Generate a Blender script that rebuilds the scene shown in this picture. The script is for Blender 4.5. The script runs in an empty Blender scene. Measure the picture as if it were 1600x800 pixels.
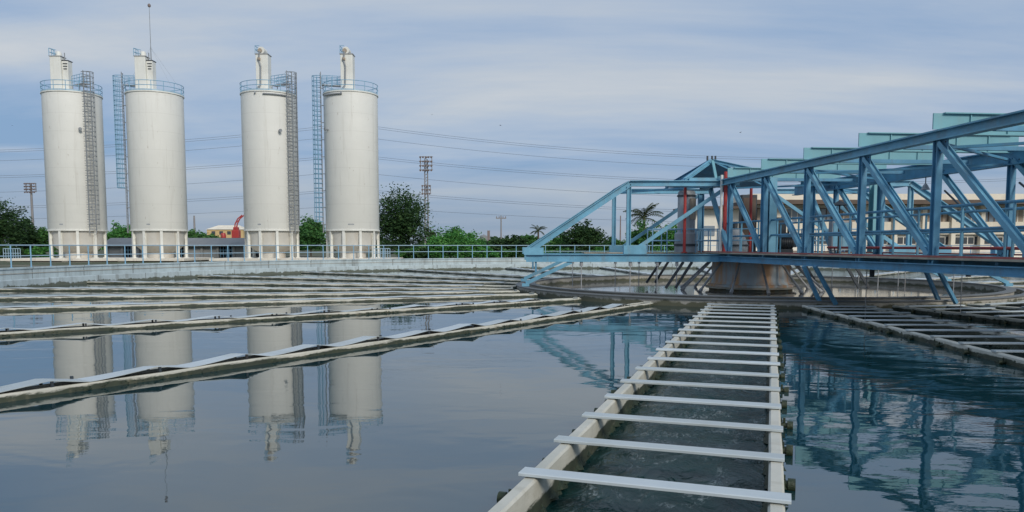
import bpy, math, random
from mathutils import Vector, Matrix
R = math.radians
rnd = random.Random(7)
sc = bpy.context.scene
COL = sc.collection
V = Vector

# ------------------------------------------------------------------ camera model
TH = math.atan(0.08); F = 1200.0; EYE = 2.2
c2, tn = math.cos(TH) ** 2, math.tan(TH)
def P(px, py, Y):
    """world point at ground distance Y that the camera sees at photo pixel px,py (used to survey the site)"""
    v = 384.0 - py
    h = v * c2 * Y / (F + v * c2 * tn)
    d = Y * math.cos(TH) - h * math.sin(TH)
    return V(((px - 800) / F * d, Y, EYE + h))
cam = bpy.data.cameras.new('camera'); co = bpy.data.objects.new('camera', cam); COL.objects.link(co)
co.location = (0, 0, EYE); co.rotation_euler = (math.pi / 2 - TH, 0, 0)
cam.sensor_width = 36; cam.lens = 27; cam.shift_y = 0.05; cam.clip_start = 0.05; cam.clip_end = 9000
sc.camera = co

# ------------------------------------------------------------------ materials
def newmat(name):
    m = bpy.data.materials.new(name); m.use_nodes = True
    nt = m.node_tree
    return m, nt, nt.nodes['Principled BSDF'], nt.nodes, nt.links
def N(nodes, t, **k):
    n = nodes.new(t)
    for a, b in k.items():
        if a in n.inputs.keys() if hasattr(n, 'inputs') else False: n.inputs[a].default_value = b
        else: setattr(n, a, b)
    return n
def noise(nodes, links, scale, detail=5, rough=.6, vec=None, sx=None):
    n = nodes.new('ShaderNodeTexNoise'); n.inputs['Scale'].default_value = scale
    n.inputs['Detail'].default_value = detail; n.inputs['Roughness'].default_value = rough
    if vec is None:
        vec = nodes.new('ShaderNodeTexCoord').outputs['Object']
    if sx:
        mp = nodes.new('ShaderNodeMapping'); mp.inputs['Scale'].default_value = sx
        links.new(vec, mp.inputs['Vector']); vec = mp.outputs[0]
    links.new(vec, n.inputs['Vector'])
    return n
def ramp(nodes, links, src, stops, interp='LINEAR'):
    r = nodes.new('ShaderNodeValToRGB'); r.color_ramp.interpolation = interp
    e = r.color_ramp.elements
    while len(e) < len(stops): e.new(.5)
    for i, (p, c) in enumerate(stops):
        e[i].position = p; e[i].color = (c[0], c[1], c[2], 1) if hasattr(c, '__len__') else (c, c, c, 1)
    links.new(src, r.inputs['Fac']); return r
def mix(nodes, links, fac, a, b, mode='MIX'):
    m = nodes.new('ShaderNodeMix'); m.data_type = 'RGBA'; m.blend_type = mode
    for s, x in ((0, fac), (6, a), (7, b)):
        if hasattr(x, 'is_output'): links.new(x, m.inputs[s])
        elif hasattr(x, '__len__'): m.inputs[s].default_value = (x[0], x[1], x[2], 1)
        else: m.inputs[s].default_value = x
    return m.outputs[2]
def math_(nodes, links, op, a, b=0.0, clamp=False):
    m = nodes.new('ShaderNodeMath'); m.operation = op; m.use_clamp = clamp
    for i, x in enumerate((a, b)):
        if hasattr(x, 'is_output'): links.new(x, m.inputs[i])
        else: m.inputs[i].default_value = x
    return m.outputs[0]
def bump(nodes, links, bsdf, h, strength=.2, dist=.02):
    b = nodes.new('ShaderNodeBump'); b.inputs['Strength'].default_value = strength; b.inputs['Distance'].default_value = dist
    links.new(h, b.inputs['Height']); links.new(b.outputs[0], bsdf.inputs['Normal'])

def paint(name, col, var=.18, rough=.5, scale=3.0, stain=None, stain_amt=.35, metal=0, streak=(1, 1, .15)):
    """weathered paint: broad tone change, fine grain and streaky stains of their own colour"""
    m, nt, b, nd, lk = newmat(name)
    n1 = noise(nd, lk, scale, 6, .65)
    lo = [c * (1 - var) for c in col]; hi = [min(1, c * (1 + var)) for c in col]
    r1 = ramp(nd, lk, n1.outputs['Fac'], [(.3, lo), (.7, hi)])
    out = r1.outputs[0]
    if stain:
        n2 = noise(nd, lk, scale * 1.7, 7, .7, sx=streak)
        r2 = ramp(nd, lk, n2.outputs['Fac'], [(.52, 0), (.74, stain_amt)])
        out = mix(nd, lk, r2.outputs[0], out, stain)
    lk.new(out, b.inputs['Base Color'])
    b.inputs['Roughness'].default_value = rough; b.inputs['Metallic'].default_value = metal
    n3 = noise(nd, lk, scale * 14, 3)
    bump(nd, lk, b, n3.outputs['Fac'], .12, .01)
    return m

M = {}
M['blue'] = paint('blue paint', (.10, .295, .455), .24, .55, 1.3, (.20, .13, .09), .42)
M['blue_mid'] = paint('mid blue paint', (.165, .395, .53), .22, .55, 1.3, (.25, .18, .13), .38)
M['blue_pale'] = paint('pale blue paint', (.165, .385, .44), .10, .5, 1.1, (.25, .28, .25), .25)
M['rail_blue'] = paint('blue rail paint', (.22, .42, .58), .12, .45, 2)
M['rail_pale'] = paint('blue grey rail paint', (.36, .50, .60), .12, .45, 2)
M['galv'] = paint('galvanised ladder steel', (.26, .28, .30), .2, .5, 2)
M['red'] = paint('red paint', (.42, .045, .04), .2, .45, 2, (.12, .05, .04), .4)
M['redband'] = paint('faded red deck paint', (.38, .10, .09), .3, .7, 2.5, (.30, .26, .2), .7)
M['deck'] = paint('deck concrete', (.38, .35, .28), .25, .85, 2, (.14, .12, .10), .5)
M['dark'] = paint('dark machine paint', (.035, .045, .055), .3, .5, 2, (.08, .05, .03), .5)
M['grey'] = paint('grey machine paint', (.30, .33, .36), .2, .5, 1.5, (.15, .12, .09), .5)
M['duct'] = paint('tan canvas', (.40, .33, .26), .2, .8, 2, (.2, .14, .1), .5)
M['strut'] = paint('bare galvanised pipe', (.35, .36, .37), .25, .5, 2, (.14, .11, .08), .6)
M['white_metal'] = paint('white painted steel', (.78, .78, .73), .08, .55, .4, (.42, .36, .28), .35)
M['slat'] = paint('white fibreglass slat', (.55, .61, .64), .08, .45, 1.2, (.36, .36, .31), .55, streak=(.3, 1, 1))
def vary(m, lo, hi):
    """each copy weathered a little differently"""
    nd, lk = m.node_tree.nodes, m.node_tree.links; b = nd['Principled BSDF']
    src = b.inputs['Base Color'].links[0].from_socket
    oi = nd.new('ShaderNodeObjectInfo')
    lk.new(mix(nd, lk, 1.0, src, ramp(nd, lk, oi.outputs['Random'], [(0, lo), (1, hi)]).outputs[0], 'MULTIPLY'), b.inputs['Base Color'])
vary(M['slat'], (.80, .80, .77), (1, 1, 1)); vary(M['blue'], (.82, .86, .88), (1, 1, 1)); vary(M['blue_mid'], (.80, .86, .90), (1, 1, 1))
M['cream'] = paint('cream wall paint', (.80, .73, .60), .1, .8, .3, (.36, .30, .24), .4)
M['cream_white'] = paint('off white wall paint', (.84, .80, .71), .08, .8, .3, (.42, .38, .32), .35)
M['brown'] = paint('brown fascia', (.12, .085, .065), .2, .7, .6)
M['glass'] = paint('dark window glass', (.07, .08, .09), .3, .12, .2)
M['glass_pale'] = paint('sky lit window glass', (.22, .27, .32), .2, .1, .2)
M['roofgrey'] = paint('grey roof sheeting', (.23, .24, .245), .12, .75, .4, (.14, .13, .12), .5)
M['wallgrey'] = paint('grey block wall', (.30, .305, .30), .12, .85, .5, (.16, .15, .14), .5)
M['slab'] = paint('pale slab concrete', (.74, .69, .60), .15, .85, .5, (.28, .23, .17), .6)
M['bark'] = paint('bark', (.09, .07, .05), .3, .9, 2)
M['cable'] = paint('weathered cable', (.19, .23, .29), .1, .6, 1)
M['floodlight'] = paint('mast steel', (.26, .25, .25), .15, .6, .5)
M['flood_lamp'] = paint('lamp housing', (.22, .17, .16), .25, .5, 1)
M['bird'] = paint('dark feathers', (.03, .03, .035), .2, .8, 4)

def silo_mat():
    m, nt, b, nd, lk = newmat('silo cream paint')
    tc = nd.new('ShaderNodeTexCoord').outputs['Object']; zsrc = tc
    oi = nd.new('ShaderNodeObjectInfo'); va = nd.new('ShaderNodeVectorMath'); va.operation = 'MULTIPLY_ADD'
    lk.new(oi.outputs['Random'], va.inputs[0]); va.inputs[1].default_value = (90, 70, 0); lk.new(tc, va.inputs[2]); tc = va.outputs[0]
    n1 = noise(nd, lk, .12, 5, .55, tc)
    base = ramp(nd, lk, n1.outputs['Fac'], [(.3, (.79, .79, .75)), (.7, (.86, .855, .81))]).outputs[0]
    n2 = noise(nd, lk, 1.3, 6, .65, tc, sx=(1, 1, .06))
    st = ramp(nd, lk, n2.outputs['Fac'], [(.56, 0), (.78, .36)])
    out = mix(nd, lk, st.outputs[0], base, (.40, .37, .31))
    n3 = noise(nd, lk, 2.2, 6, .7, tc, sx=(1, 1, .25))
    st2 = ramp(nd, lk, n3.outputs['Fac'], [(.64, 0), (.71, .55)])
    out = mix(nd, lk, st2.outputs[0], out, (.34, .27, .2))
    # weld seams round the shell
    sep = nd.new('ShaderNodeSeparateXYZ'); lk.new(zsrc, sep.inputs[0])
    w = math_(nd, lk, 'FRACT', math_(nd, lk, 'MULTIPLY', sep.outputs[2], 1 / 3.15))
    seam = math_(nd, lk, 'LESS_THAN', w, .03)
    out = mix(nd, lk, math_(nd, lk, 'MULTIPLY', seam, .11), out, (.35, .33, .29))
    lk.new(out, b.inputs['Base Color']); b.inputs['Roughness'].default_value = .55
    bump(nd, lk, b, noise(nd, lk, .5, 3, .5, tc).outputs['Fac'], .25, .2)
    return m
M['silo'] = silo_mat()
M['hopper'] = paint('stained hopper steel', (.60, .58, .53), .12, .7, .35, (.50, .37, .25), .5)

def launder_mat(name, dz):
    """pale fibreglass wall with algae growing from the water line up in ragged patches"""
    m, nt, b, nd, lk = newmat(name)
    tc = nd.new('ShaderNodeTexCoord').outputs['Object']
    sep = nd.new('ShaderNodeSeparateXYZ'); lk.new(tc, sep.inputs[0])
    z = sep.outputs[2]
    n1 = noise(nd, lk, 1.5, 5, .6, tc)
    base = ramp(nd, lk, n1.outputs['Fac'], [(.3, (.48, .48, .42)), (.7, (.62, .60, .52))]).outputs[0]
    na = noise(nd, lk, .9, 6, .72, tc, sx=(1, 1, 4.0))
    band = nd.new('ShaderNodeMapRange'); band.inputs[1].default_value = .165 + dz; band.inputs[2].default_value = .05 + dz
    band.inputs[3].default_value = -.30; band.inputs[4].default_value = .16; lk.new(z, band.inputs[0])
    f = math_(nd, lk, 'ADD', na.outputs['Fac'], band.outputs[0])
    f = ramp(nd, lk, f, [(.43, 0), (.53, .93)]).outputs[0]
    ng = noise(nd, lk, 5, 4, .6, tc)
    alg = ramp(nd, lk, ng.outputs['Fac'], [(.3, (.004, .011, .003)), (.55, (.012, .025, .007)), (.75, (.034, .036, .014))]).outputs[0]
    out = mix(nd, lk, f, base, alg)
    dirt = ramp(nd, lk, noise(nd, lk, 3.5, 7, .7, tc, sx=(.4, 1, 1)).outputs['Fac'], [(.55, 0), (.75, .5)]).outputs[0]
    out = mix(nd, lk, dirt, out, (.30, .26, .18))
    lk.new(out, b.inputs['Base Color']); b.inputs['Roughness'].default_value = .6
    bump(nd, lk, b, na.outputs['Fac'], .4, .03)
    return m
M['launder'] = launder_mat('mossy launder wall', 0); M['launder_wide'] = launder_mat('pale launder wall', -.12); M['launder_low'] = launder_mat('low mossy launder wall', -.028)

def algae_mat():
    m, nt, b, nd, lk = newmat('wet algae')
    n = noise(nd, lk, 6, 6, .7)
    lk.new(ramp(nd, lk, n.outputs['Fac'], [(.3, (.008, .016, .008)), (.55, (.022, .035, .014)), (.75, (.06, .06, .03))]).outputs[0], b.inputs['Base Color'])
    b.inputs['Roughness'].default_value = .5
    bump(nd, lk, b, n.outputs['Fac'], .8, .04)
    return m
M['algae'] = algae_mat()

def concrete_mat(name, col, rust=None, green=True, top=.9):
    m, nt, b, nd, lk = newmat(name)
    tc = nd.new('ShaderNodeTexCoord').outputs['Object']
    n1 = noise(nd, lk, .8, 7, .65, tc)
    out = ramp(nd, lk, n1.outputs['Fac'], [(.3, [c * .8 for c in col]), (.7, [c * 1.12 for c in col])]).outputs[0]
    n2 = noise(nd, lk, 1.1 if rust else 1.6, 6, .7, tc, sx=(1, 1, .12))
    out = mix(nd, lk, ramp(nd, lk, n2.outputs['Fac'], [(.44, 0), (.56, .9)] if rust else [(.5, 0), (.7, .55)]).outputs[0], out, rust or (.16, .16, .14))
    if green:
        sep = nd.new('ShaderNodeSeparateXYZ'); lk.new(tc, sep.inputs[0])
        mr = nd.new('ShaderNodeMapRange'); mr.inputs[1].default_value = .3; mr.inputs[2].default_value = .02
        mr.inputs[3].default_value = -.25; mr.inputs[4].default_value = .3; lk.new(sep.outputs[2], mr.inputs[0])
        f = ramp(nd, lk, math_(nd, lk, 'ADD', mr.outputs[0], noise(nd, lk, 2.5, 6, .7, tc).outputs['Fac']), [(.48, 0), (.6, .85)]).outputs[0]
        out = mix(nd, lk, f, out, (.06, .065, .03))
    lk.new(out, b.inputs['Base Color']); b.inputs['Roughness'].default_value = .85
    bump(nd, lk, b, n1.outputs['Fac'], .3, .03)
    return m
def add_joints(m):
    nd, lk = m.node_tree.nodes, m.node_tree.links; b = nd['Principled BSDF']
    src = b.inputs['Base Color'].links[0].from_socket
    sp = nd.new('ShaderNodeSeparateXYZ'); lk.new(nd.new('ShaderNodeTexCoord').outputs['Object'], sp.inputs[0])
    t = math_(nd, lk, 'FRACT', math_(nd, lk, 'MULTIPLY', math_(nd, lk, 'ARCTAN2', sp.outputs[1], sp.outputs[0]), 60 / (2 * math.pi)))
    lk.new(mix(nd, lk, math_(nd, lk, 'MULTIPLY', math_(nd, lk, 'LESS_THAN', t, .02), .6), src, (.12, .12, .11)), b.inputs['Base Color'])
M['tankwall'] = concrete_mat('tank wall concrete', (.47, .55, .57))
add_joints(M['tankwall'])
M['ring'] = concrete_mat('ring channel concrete', (.40, .38, .33))
M['ringtop'] = concrete_mat('ring rim', (.17, .18, .185), green=False)
M['pier'] = concrete_mat('stained pier concrete', (.50, .57, .60), (.60, .34, .17))

def water_mat(name, deep, big, ripple):
    m, nt, b, nd, lk = newmat(name)
    tc = nd.new('ShaderNodeTexCoord').outputs['Object']
    n0 = noise(nd, lk, .08, 3, .5, tc)
    lk.new(ramp(nd, lk, n0.outputs['Fac'], [(.3, deep), (.7, [c * 1.35 for c in deep])]).outputs[0], b.inputs['Base Color'])
    b.inputs['Roughness'].default_value = .015; b.inputs['IOR'].default_value = 2.45
    sep = nd.new('ShaderNodeSeparateXYZ'); lk.new(tc, sep.inputs[0])
    # wind-ruffled patch beside the bridge, calm elsewhere
    patch = nd.new('ShaderNodeMapRange'); patch.interpolation_type = 'SMOOTHSTEP'
    patch.inputs[1].default_value = 0.5; patch.inputs[2].default_value = 5.5
    patch.inputs[3].default_value = .22; patch.inputs[4].default_value = 1.0
    xs = math_(nd, lk, 'SUBTRACT', sep.outputs[0], math_(nd, lk, 'MULTIPLY', sep.outputs[1], .25))
    lk.new(xs, patch.inputs[0])
    reflect_ior = nd.new('ShaderNodeMapRange'); reflect_ior.inputs[1].default_value = .22; reflect_ior.inputs[2].default_value = 1.0    # reflection strength set by hand: brighter on the calm side, darker where ruffled
    reflect_ior.inputs[3].default_value = 2.45; reflect_ior.inputs[4].default_value = 1.48
    lk.new(patch.outputs[0], reflect_ior.inputs[0]); lk.new(reflect_ior.outputs[0], b.inputs['IOR'])
    w1 = noise(nd, lk, big, 2, .45, tc, sx=(1, 1.6, 1))
    w1.inputs['Distortion'].default_value = .6
    w2 = noise(nd, lk, ripple, 3, .5, tc, sx=(1, 2.2, 1))
    h = math_(nd, lk, 'ADD', math_(nd, lk, 'MULTIPLY', w1.outputs['Fac'], 1.0), math_(nd, lk, 'MULTIPLY', w2.outputs['Fac'], .07))
    h = math_(nd, lk, 'MULTIPLY', h, patch.outputs[0])
    bump(nd, lk, b, h, 1.0, .030)
    return m
M['water'] = water_mat('tank water', (.004, .028, .034), .62, 3.2)

def channel_water_mat():
    m, nt, b, nd, lk = newmat('churning channel water')
    tc = nd.new('ShaderNodeTexCoord').outputs['Object']
    w = noise(nd, lk, 1.7, 5, .56, tc, sx=(1.5, .8, 1)); w.inputs['Distortion'].default_value = 1.3
    col = ramp(nd, lk, w.outputs['Fac'], [(.3, (.003, .020, .019)), (.7, (.007, .036, .034))]).outputs[0]
    fo = noise(nd, lk, .9, 3, .5, tc, sx=(1.2, .8, 1)); fo.inputs['Distortion'].default_value = 2.2
    fi = noise(nd, lk, 9, 5, .7, tc, sx=(1.6, .7, 1)); fi.inputs['Distortion'].default_value = 1.5
    f = math_(nd, lk, 'MULTIPLY', ramp(nd, lk, fo.outputs['Fac'], [(.53, 0), (.68, 1)]).outputs[0], ramp(nd, lk, fi.outputs['Fac'], [(.50, 0), (.68, 1)]).outputs[0])
    lk.new(mix(nd, lk, math_(nd, lk, 'MULTIPLY', f, .55), col, (.52, .58, .60)), b.inputs['Base Color']); b.inputs['Roughness'].default_value = .05; b.inputs['IOR'].default_value = 1.14
    bump(nd, lk, b, w.outputs['Fac'], 1.0, .035)
    return m
M['channel_water'] = channel_water_mat()

def leaf_mat(name, a, b_, c):
    m, nt, b, nd, lk = newmat(name)
    g = nd.new('ShaderNodeNewGeometry')
    r = ramp(nd, lk, g.outputs['Random Per Island'], [(0, a), (.55, b_), (1, c)]).outputs[0]
    n = noise(nd, lk, .35, 3, .6)
    out = mix(nd, lk, ramp(nd, lk, n.outputs['Fac'], [(.35, 0), (.65, .5)]).outputs[0], r, a)
    lk.new(out, b.inputs['Base Color']); b.inputs['Roughness'].default_value = .65
    b.inputs['Specular IOR Level'].default_value = .25
    tr = nd.new('ShaderNodeBsdfTranslucent'); lk.new(out, tr.inputs[0])
    mx = nd.new('ShaderNodeMixShader'); mx.inputs[0].default_value = .22
    lk.new(b.outputs[0], mx.inputs[1]); lk.new(tr.outputs[0], mx.inputs[2])
    lk.new(mx.outputs[0], nd['Material Output'].inputs[0])
    return m
M['leaf_dark'] = leaf_mat('dark leaves', (.020, .055, .022), (.040, .095, .030), (.08, .15, .045))
M['leaf_mid'] = leaf_mat('mid green leaves', (.04, .13, .04), (.07, .20, .05), (.13, .27, .07))
M['leaf_bright'] = leaf_mat('bright green leaves', (.045, .18, .045), (.085, .27, .06), (.15, .34, .08))
M['leaf_palm'] = leaf_mat('palm fronds', (.03, .05, .02), (.06, .085, .035), (.11, .11, .05))

def ground_mat():
    m, nt, b, nd, lk = newmat('ground')
    n = noise(nd, lk, .06, 8, .65); n2 = noise(nd, lk, 1.2, 6, .7)
    a = ramp(nd, lk, n.outputs['Fac'], [(.4, (.05, .075, .03)), (.55, (.10, .10, .06)), (.66, (.24, .21, .17))]).outputs[0]
    lk.new(mix(nd, lk, .5, a, n2.outputs['Fac'], 'SOFT_LIGHT'), b.inputs['Base Color']); b.inputs['Roughness'].default_value = .95
    return m
M['ground'] = ground_mat()

# ------------------------------------------------------------------ mesh helpers
class MB:
    def __init__(s): s.v = []; s.f = []; s.smooth = set()
    def add(s, vs, fs, smooth=False):
        o = len(s.v); s.v += [tuple(v) for v in vs]
        for f in fs:
            if smooth: s.smooth.add(len(s.f))
            s.f.append(tuple(i + o for i in f))
        return s
    def box(s, c, d, rz=0):
        x, y, z = d[0] / 2, d[1] / 2, d[2] / 2; m = Matrix.Rotation(rz, 3, 'Z'); c = V(c)
        vs = [c + m @ V(p) for p in ((-x, -y, -z), (x, -y, -z), (x, y, -z), (-x, y, -z), (-x, -y, z), (x, -y, z), (x, y, z), (-x, y, z))]
        return s.add(vs, [(0, 3, 2, 1), (4, 5, 6, 7), (0, 1, 5, 4), (1, 2, 6, 5), (2, 3, 7, 6), (3, 0, 4, 7)])
    def frame(s, p0, p1, up=V((0, 0, 1))):
        p0, p1 = V(p0), V(p1); d = (p1 - p0).normalized()
        if abs(d.dot(up)) > .99: up = V((0, 1, 0))
        x = d.cross(up).normalized(); y = x.cross(d).normalized(); return p0, p1, x, y
    def prof(s, p0, p1, pts, up=V((0, 0, 1)), caps=True):
        """sweep a closed profile (in side/up axes) from p0 to p1"""
        p0, p1, x, y = s.frame(p0, p1, up); n = len(pts)
        vs = [p0 + x * a + y * b for a, b in pts] + [p1 + x * a + y * b for a, b in pts]
        fs = [(i, (i + 1) % n, n + (i + 1) % n, n + i) for i in range(n)]
        if caps: fs += [tuple(range(n - 1, -1, -1)), tuple(range(n, 2 * n))]
        return s.add(vs, fs)
    def beam(s, p0, p1, w, h, up=V((0, 0, 1))):
        w /= 2; h /= 2; return s.prof(p0, p1, [(-w, -h), (w, -h), (w, h), (-w, h)], up)
    def ibeam(s, p0, p1, w, h, t=.035, up=V((0, 0, 1))):
        w /= 2; h /= 2; k = t * .5
        return s.prof(p0, p1, [(-w, -h), (w, -h), (w, -h + t), (k, -h + t), (k, h - t), (w, h - t), (w, h), (-w, h), (-w, h - t), (-k, h - t), (-k, -h + t), (-w, -h + t)], up)
    def tube(s, p0, p1, r0, r1=None, n=8, caps=True):
        r1 = r0 if r1 is None else r1
        p0, p1, x, y = s.frame(p0, p1)
        a = [2 * math.pi * i / n for i in range(n)]
        vs = [p0 + (x * math.cos(t) + y * math.sin(t)) * r0 for t in a] + [p1 + (x * math.cos(t) + y * math.sin(t)) * r1 for t in a]
        s.add(vs, [(i, (i + 1) % n, n + (i + 1) % n, n + i) for i in range(n)], True)
        if caps: s.add(vs, [tuple(range(n - 1, -1, -1)), tuple(range(n, 2 * n))])
        return s
    def path(s, pts, r, n=6):
        for a, b in zip(pts, pts[1:]): s.tube(a, b, r, r, n)
        return s
    def lathe(s, prof, n=48, a0=0.0, a1=2 * math.pi, c=(0, 0, 0), close=False):
        full = abs(a1 - a0 - 2 * math.pi) < 1e-6; m = n if full else n + 1; k = len(prof)
        vs = []
        for i in range(m):
            t = a0 + (a1 - a0) * i / n
            vs += [(c[0] + r * math.cos(t), c[1] + r * math.sin(t), c[2] + z) for r, z in prof]
        fs = []
        for i in range(n):
            j = (i + 1) % m
            for q in range(k if close else k - 1):
                q2 = (q + 1) % k
                fs.append((i * k + q, j * k + q, j * k + q2, i * k + q2))
        return s.add(vs, fs, True)
    def build(s, name, mat, parent=None, loc=None, bevel=0, auto=True):
        me = bpy.data.meshes.new(name); me.from_pydata(s.v, [], s.f); me.materials.append(mat)
        if s.smooth:
            me.polygons.foreach_set('use_smooth', [i in s.smooth for i in range(len(s.f))])
            if auto:
                try: me.set_sharp_from_angle(angle=R(40))
                except Exception: pass
        me.update()
        o = bpy.data.objects.new(name, me); COL.objects.link(o)
        if parent: o.parent = parent
        if loc is not None: o.location = loc
        if bevel:
            b = o.modifiers.new('bevel', 'BEVEL'); b.width = bevel; b.segments = 2; b.limit_method = 'ANGLE'
        return o
def thing(name, label, cat, loc=(0, 0, 0), rz=0, group=None):
    o = bpy.data.objects.new(name, None); COL.objects.link(o); o.empty_display_size = .3
    o.location = loc; o.rotation_euler = (0, 0, rz); o['label'] = label; o['category'] = cat
    if group: o['group'] = group
    return o
def tag(o, label, cat, group=None):
    o['label'] = label; o['category'] = cat
    if group: o['group'] = group
    return o
def kind(o, k): o['kind'] = k; return o
def copy_tree(o, parent=None):
    c = o.copy(); COL.objects.link(c); c.parent = parent
    for ch in o.children: copy_tree(ch, c)
    return c

# ------------------------------------------------------------------ setting: ground and water
C = V((11.8, 38.0, 0)); RT = 38.2
g = MB().lathe([(RT + .42, -.6), (60, -.6), (400, -.6), (5000, -.6)], 96, c=C).build('ground', M['ground']); kind(g, 'structure')
g['kind'] = 'structure'
HWID = 1.03; NHW = .18; FHW = .32
ANG = {0: 18.6, 1: 35.1, 2: 51.4, 3: 67.3, 4: 78.5, 5: 89.5, 6: 101.0, 7: 115.4, 8: 130.0, 9: 144.8, 10: 161.0, 11: 175.6}
for k in range(12, 19): ANG[k] = 175.6 + (k - 11) * 14.5
for k in range(1, 6): ANG[-k] = 18.6 - 15 * k
def half_width(k): return HWID if k <= 0 else (NHW if k <= 2 else FHW)
def axis(k):
    a = R(ANG[k]); return V((-math.sin(a), -math.cos(a), 0))
wm_ = MB(); NR = 14; NC = 6                       # tank water between the launders (each launder carries its own channel)
for k in range(-5, 19):
    k2 = k + 1 if k < 18 else -5
    d0, d1 = axis(k), axis(k2)
    e0, e1 = V((-d0.y, d0.x, 0)), V((-d1.y, d1.x, 0))
    if e0.dot(d1) < 0: e0 = -e0
    if e1.dot(d0) < 0: e1 = -e1
    vs = []
    for i in range(NR + 1):
        r = 11.45 + (RT + .25 - 11.45) * i / NR
        p, q = d0 * r + e0 * half_width(k), d1 * r + e1 * half_width(k2)
        for j in range(NC + 1):
            m_ = p.lerp(q, j / NC); vs.append(C + m_.normalized() * (r if 0 < j < NC else m_.length))
    fs = []
    for i in range(NR):
        for j in range(NC):
            a = i * (NC + 1) + j; f = (a, a + 1, a + NC + 2, a + NC + 1)
            fs.append(f)
    n_ = (vs[1] - vs[0]).cross(vs[NC + 1] - vs[0])
    if n_.z < 0: fs = [f[::-1] for f in fs]
    wm_.add(vs, fs)
w = wm_.build('water', M['water']); kind(w, 'structure')
def inner_water_mat():
    m, nt, b, nd, lk = newmat('pale centre water')
    tc = nd.new('ShaderNodeTexCoord').outputs['Object']
    n = noise(nd, lk, .4, 5, .6, tc)
    lk.new(ramp(nd, lk, n.outputs['Fac'], [(.3, (.17, .165, .16)), (.7, (.25, .24, .22))]).outputs[0], b.inputs['Base Color'])  # raised pale base stands in for the reflected sky and far wall
    b.inputs['Roughness'].default_value = .04; b.inputs['IOR'].default_value = 1.75
    w2 = noise(nd, lk, 3, 3, .5, tc)
    bump(nd, lk, b, w2.outputs['Fac'], .4, .006)
    return m
M['inner_water'] = inner_water_mat()
w = MB().lathe([(1.5, .02), (6, .02), (10.75, .02)], 96, c=C).build('water', M['inner_water']); kind(w, 'structure')

# tank wall, a lathe profile
tw = thing('tank_wall', 'round grey concrete wall of the settling tank, rimmed by the blue railing', 'wall', C)
MB().lathe([(RT, -.8), (RT, .96), (RT - .06, .96), (RT - .06, 1.04), (RT + .44, 1.04), (RT + .44, .96), (RT + .4, .96), (RT + .4, -.8)], 180).build('wall_shell', M['tankwall'], tw)
MB().lathe([(RT - .004, .70), (RT - .03, .70), (RT - .03, .74), (RT - .004, .74)], 180).build('wall_ledge', M['ring'], tw)
MB().lathe([(RT - 1.0, -.7), (RT - 1.0, .44), (RT - .97, .47), (RT - .84, .47), (RT - .82, .44), (RT - .82, .2), (RT - .02, .2)], 180).build('perimeter_trough', M['tankwall'], tw)

# railing on the far rim
ra0, ra1 = R(-8), R(207)
rr = RT + .2
rl = thing('railing', 'long blue pipe railing curving along the far rim of the tank', 'railing', C)
npost = 98
for i in range(npost):
    t = ra0 + (ra1 - ra0) * i / (npost - 1)
    x, y = rr * math.cos(t), rr * math.sin(t)
    MB().tube((x, y, 1.04), (x, y, 2.21), .035, n=7).tube((x, y, 1.04), (x, y, 1.06), .08, n=8).build('post', M['rail_blue'], rl)
for z, r_ in ((2.23, .034), (1.66, .028)):
    MB().path([(rr * math.cos(ra0 + (ra1 - ra0) * i / 196), rr * math.sin(ra0 + (ra1 - ra0) * i / 196), z) for i in range(197)], r_).build('rail', M['rail_pale'], rl)

# ------------------------------------------------------------------ centre ring channel
rg = thing('centre_ring', 'round concrete ring channel encircling the central pier, half out of the water', 'channel', C)
MB().lathe([(11.55, -.6), (11.55, .26), (11.35, .26), (11.35, .10), (10.95, .10)], 128).build('outer_wall', M['ring'], rg)
MB().lathe([(10.95, .098), (10.95, .34), (10.72, .34), (10.72, -.6)], 128).build('inner_wall', M['ring'], rg)
MB().lathe([(11.62, .264), (11.62, .30), (11.30, .30), (11.30, .264)], 128, close=True).build('rim_plate', M['ringtop'], rg)
MB().lathe([(11.02, .344), (11.02, .38), (10.66, .38), (10.66, .344)], 128, close=True).build('rim_plate', M['ringtop'], rg)

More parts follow.
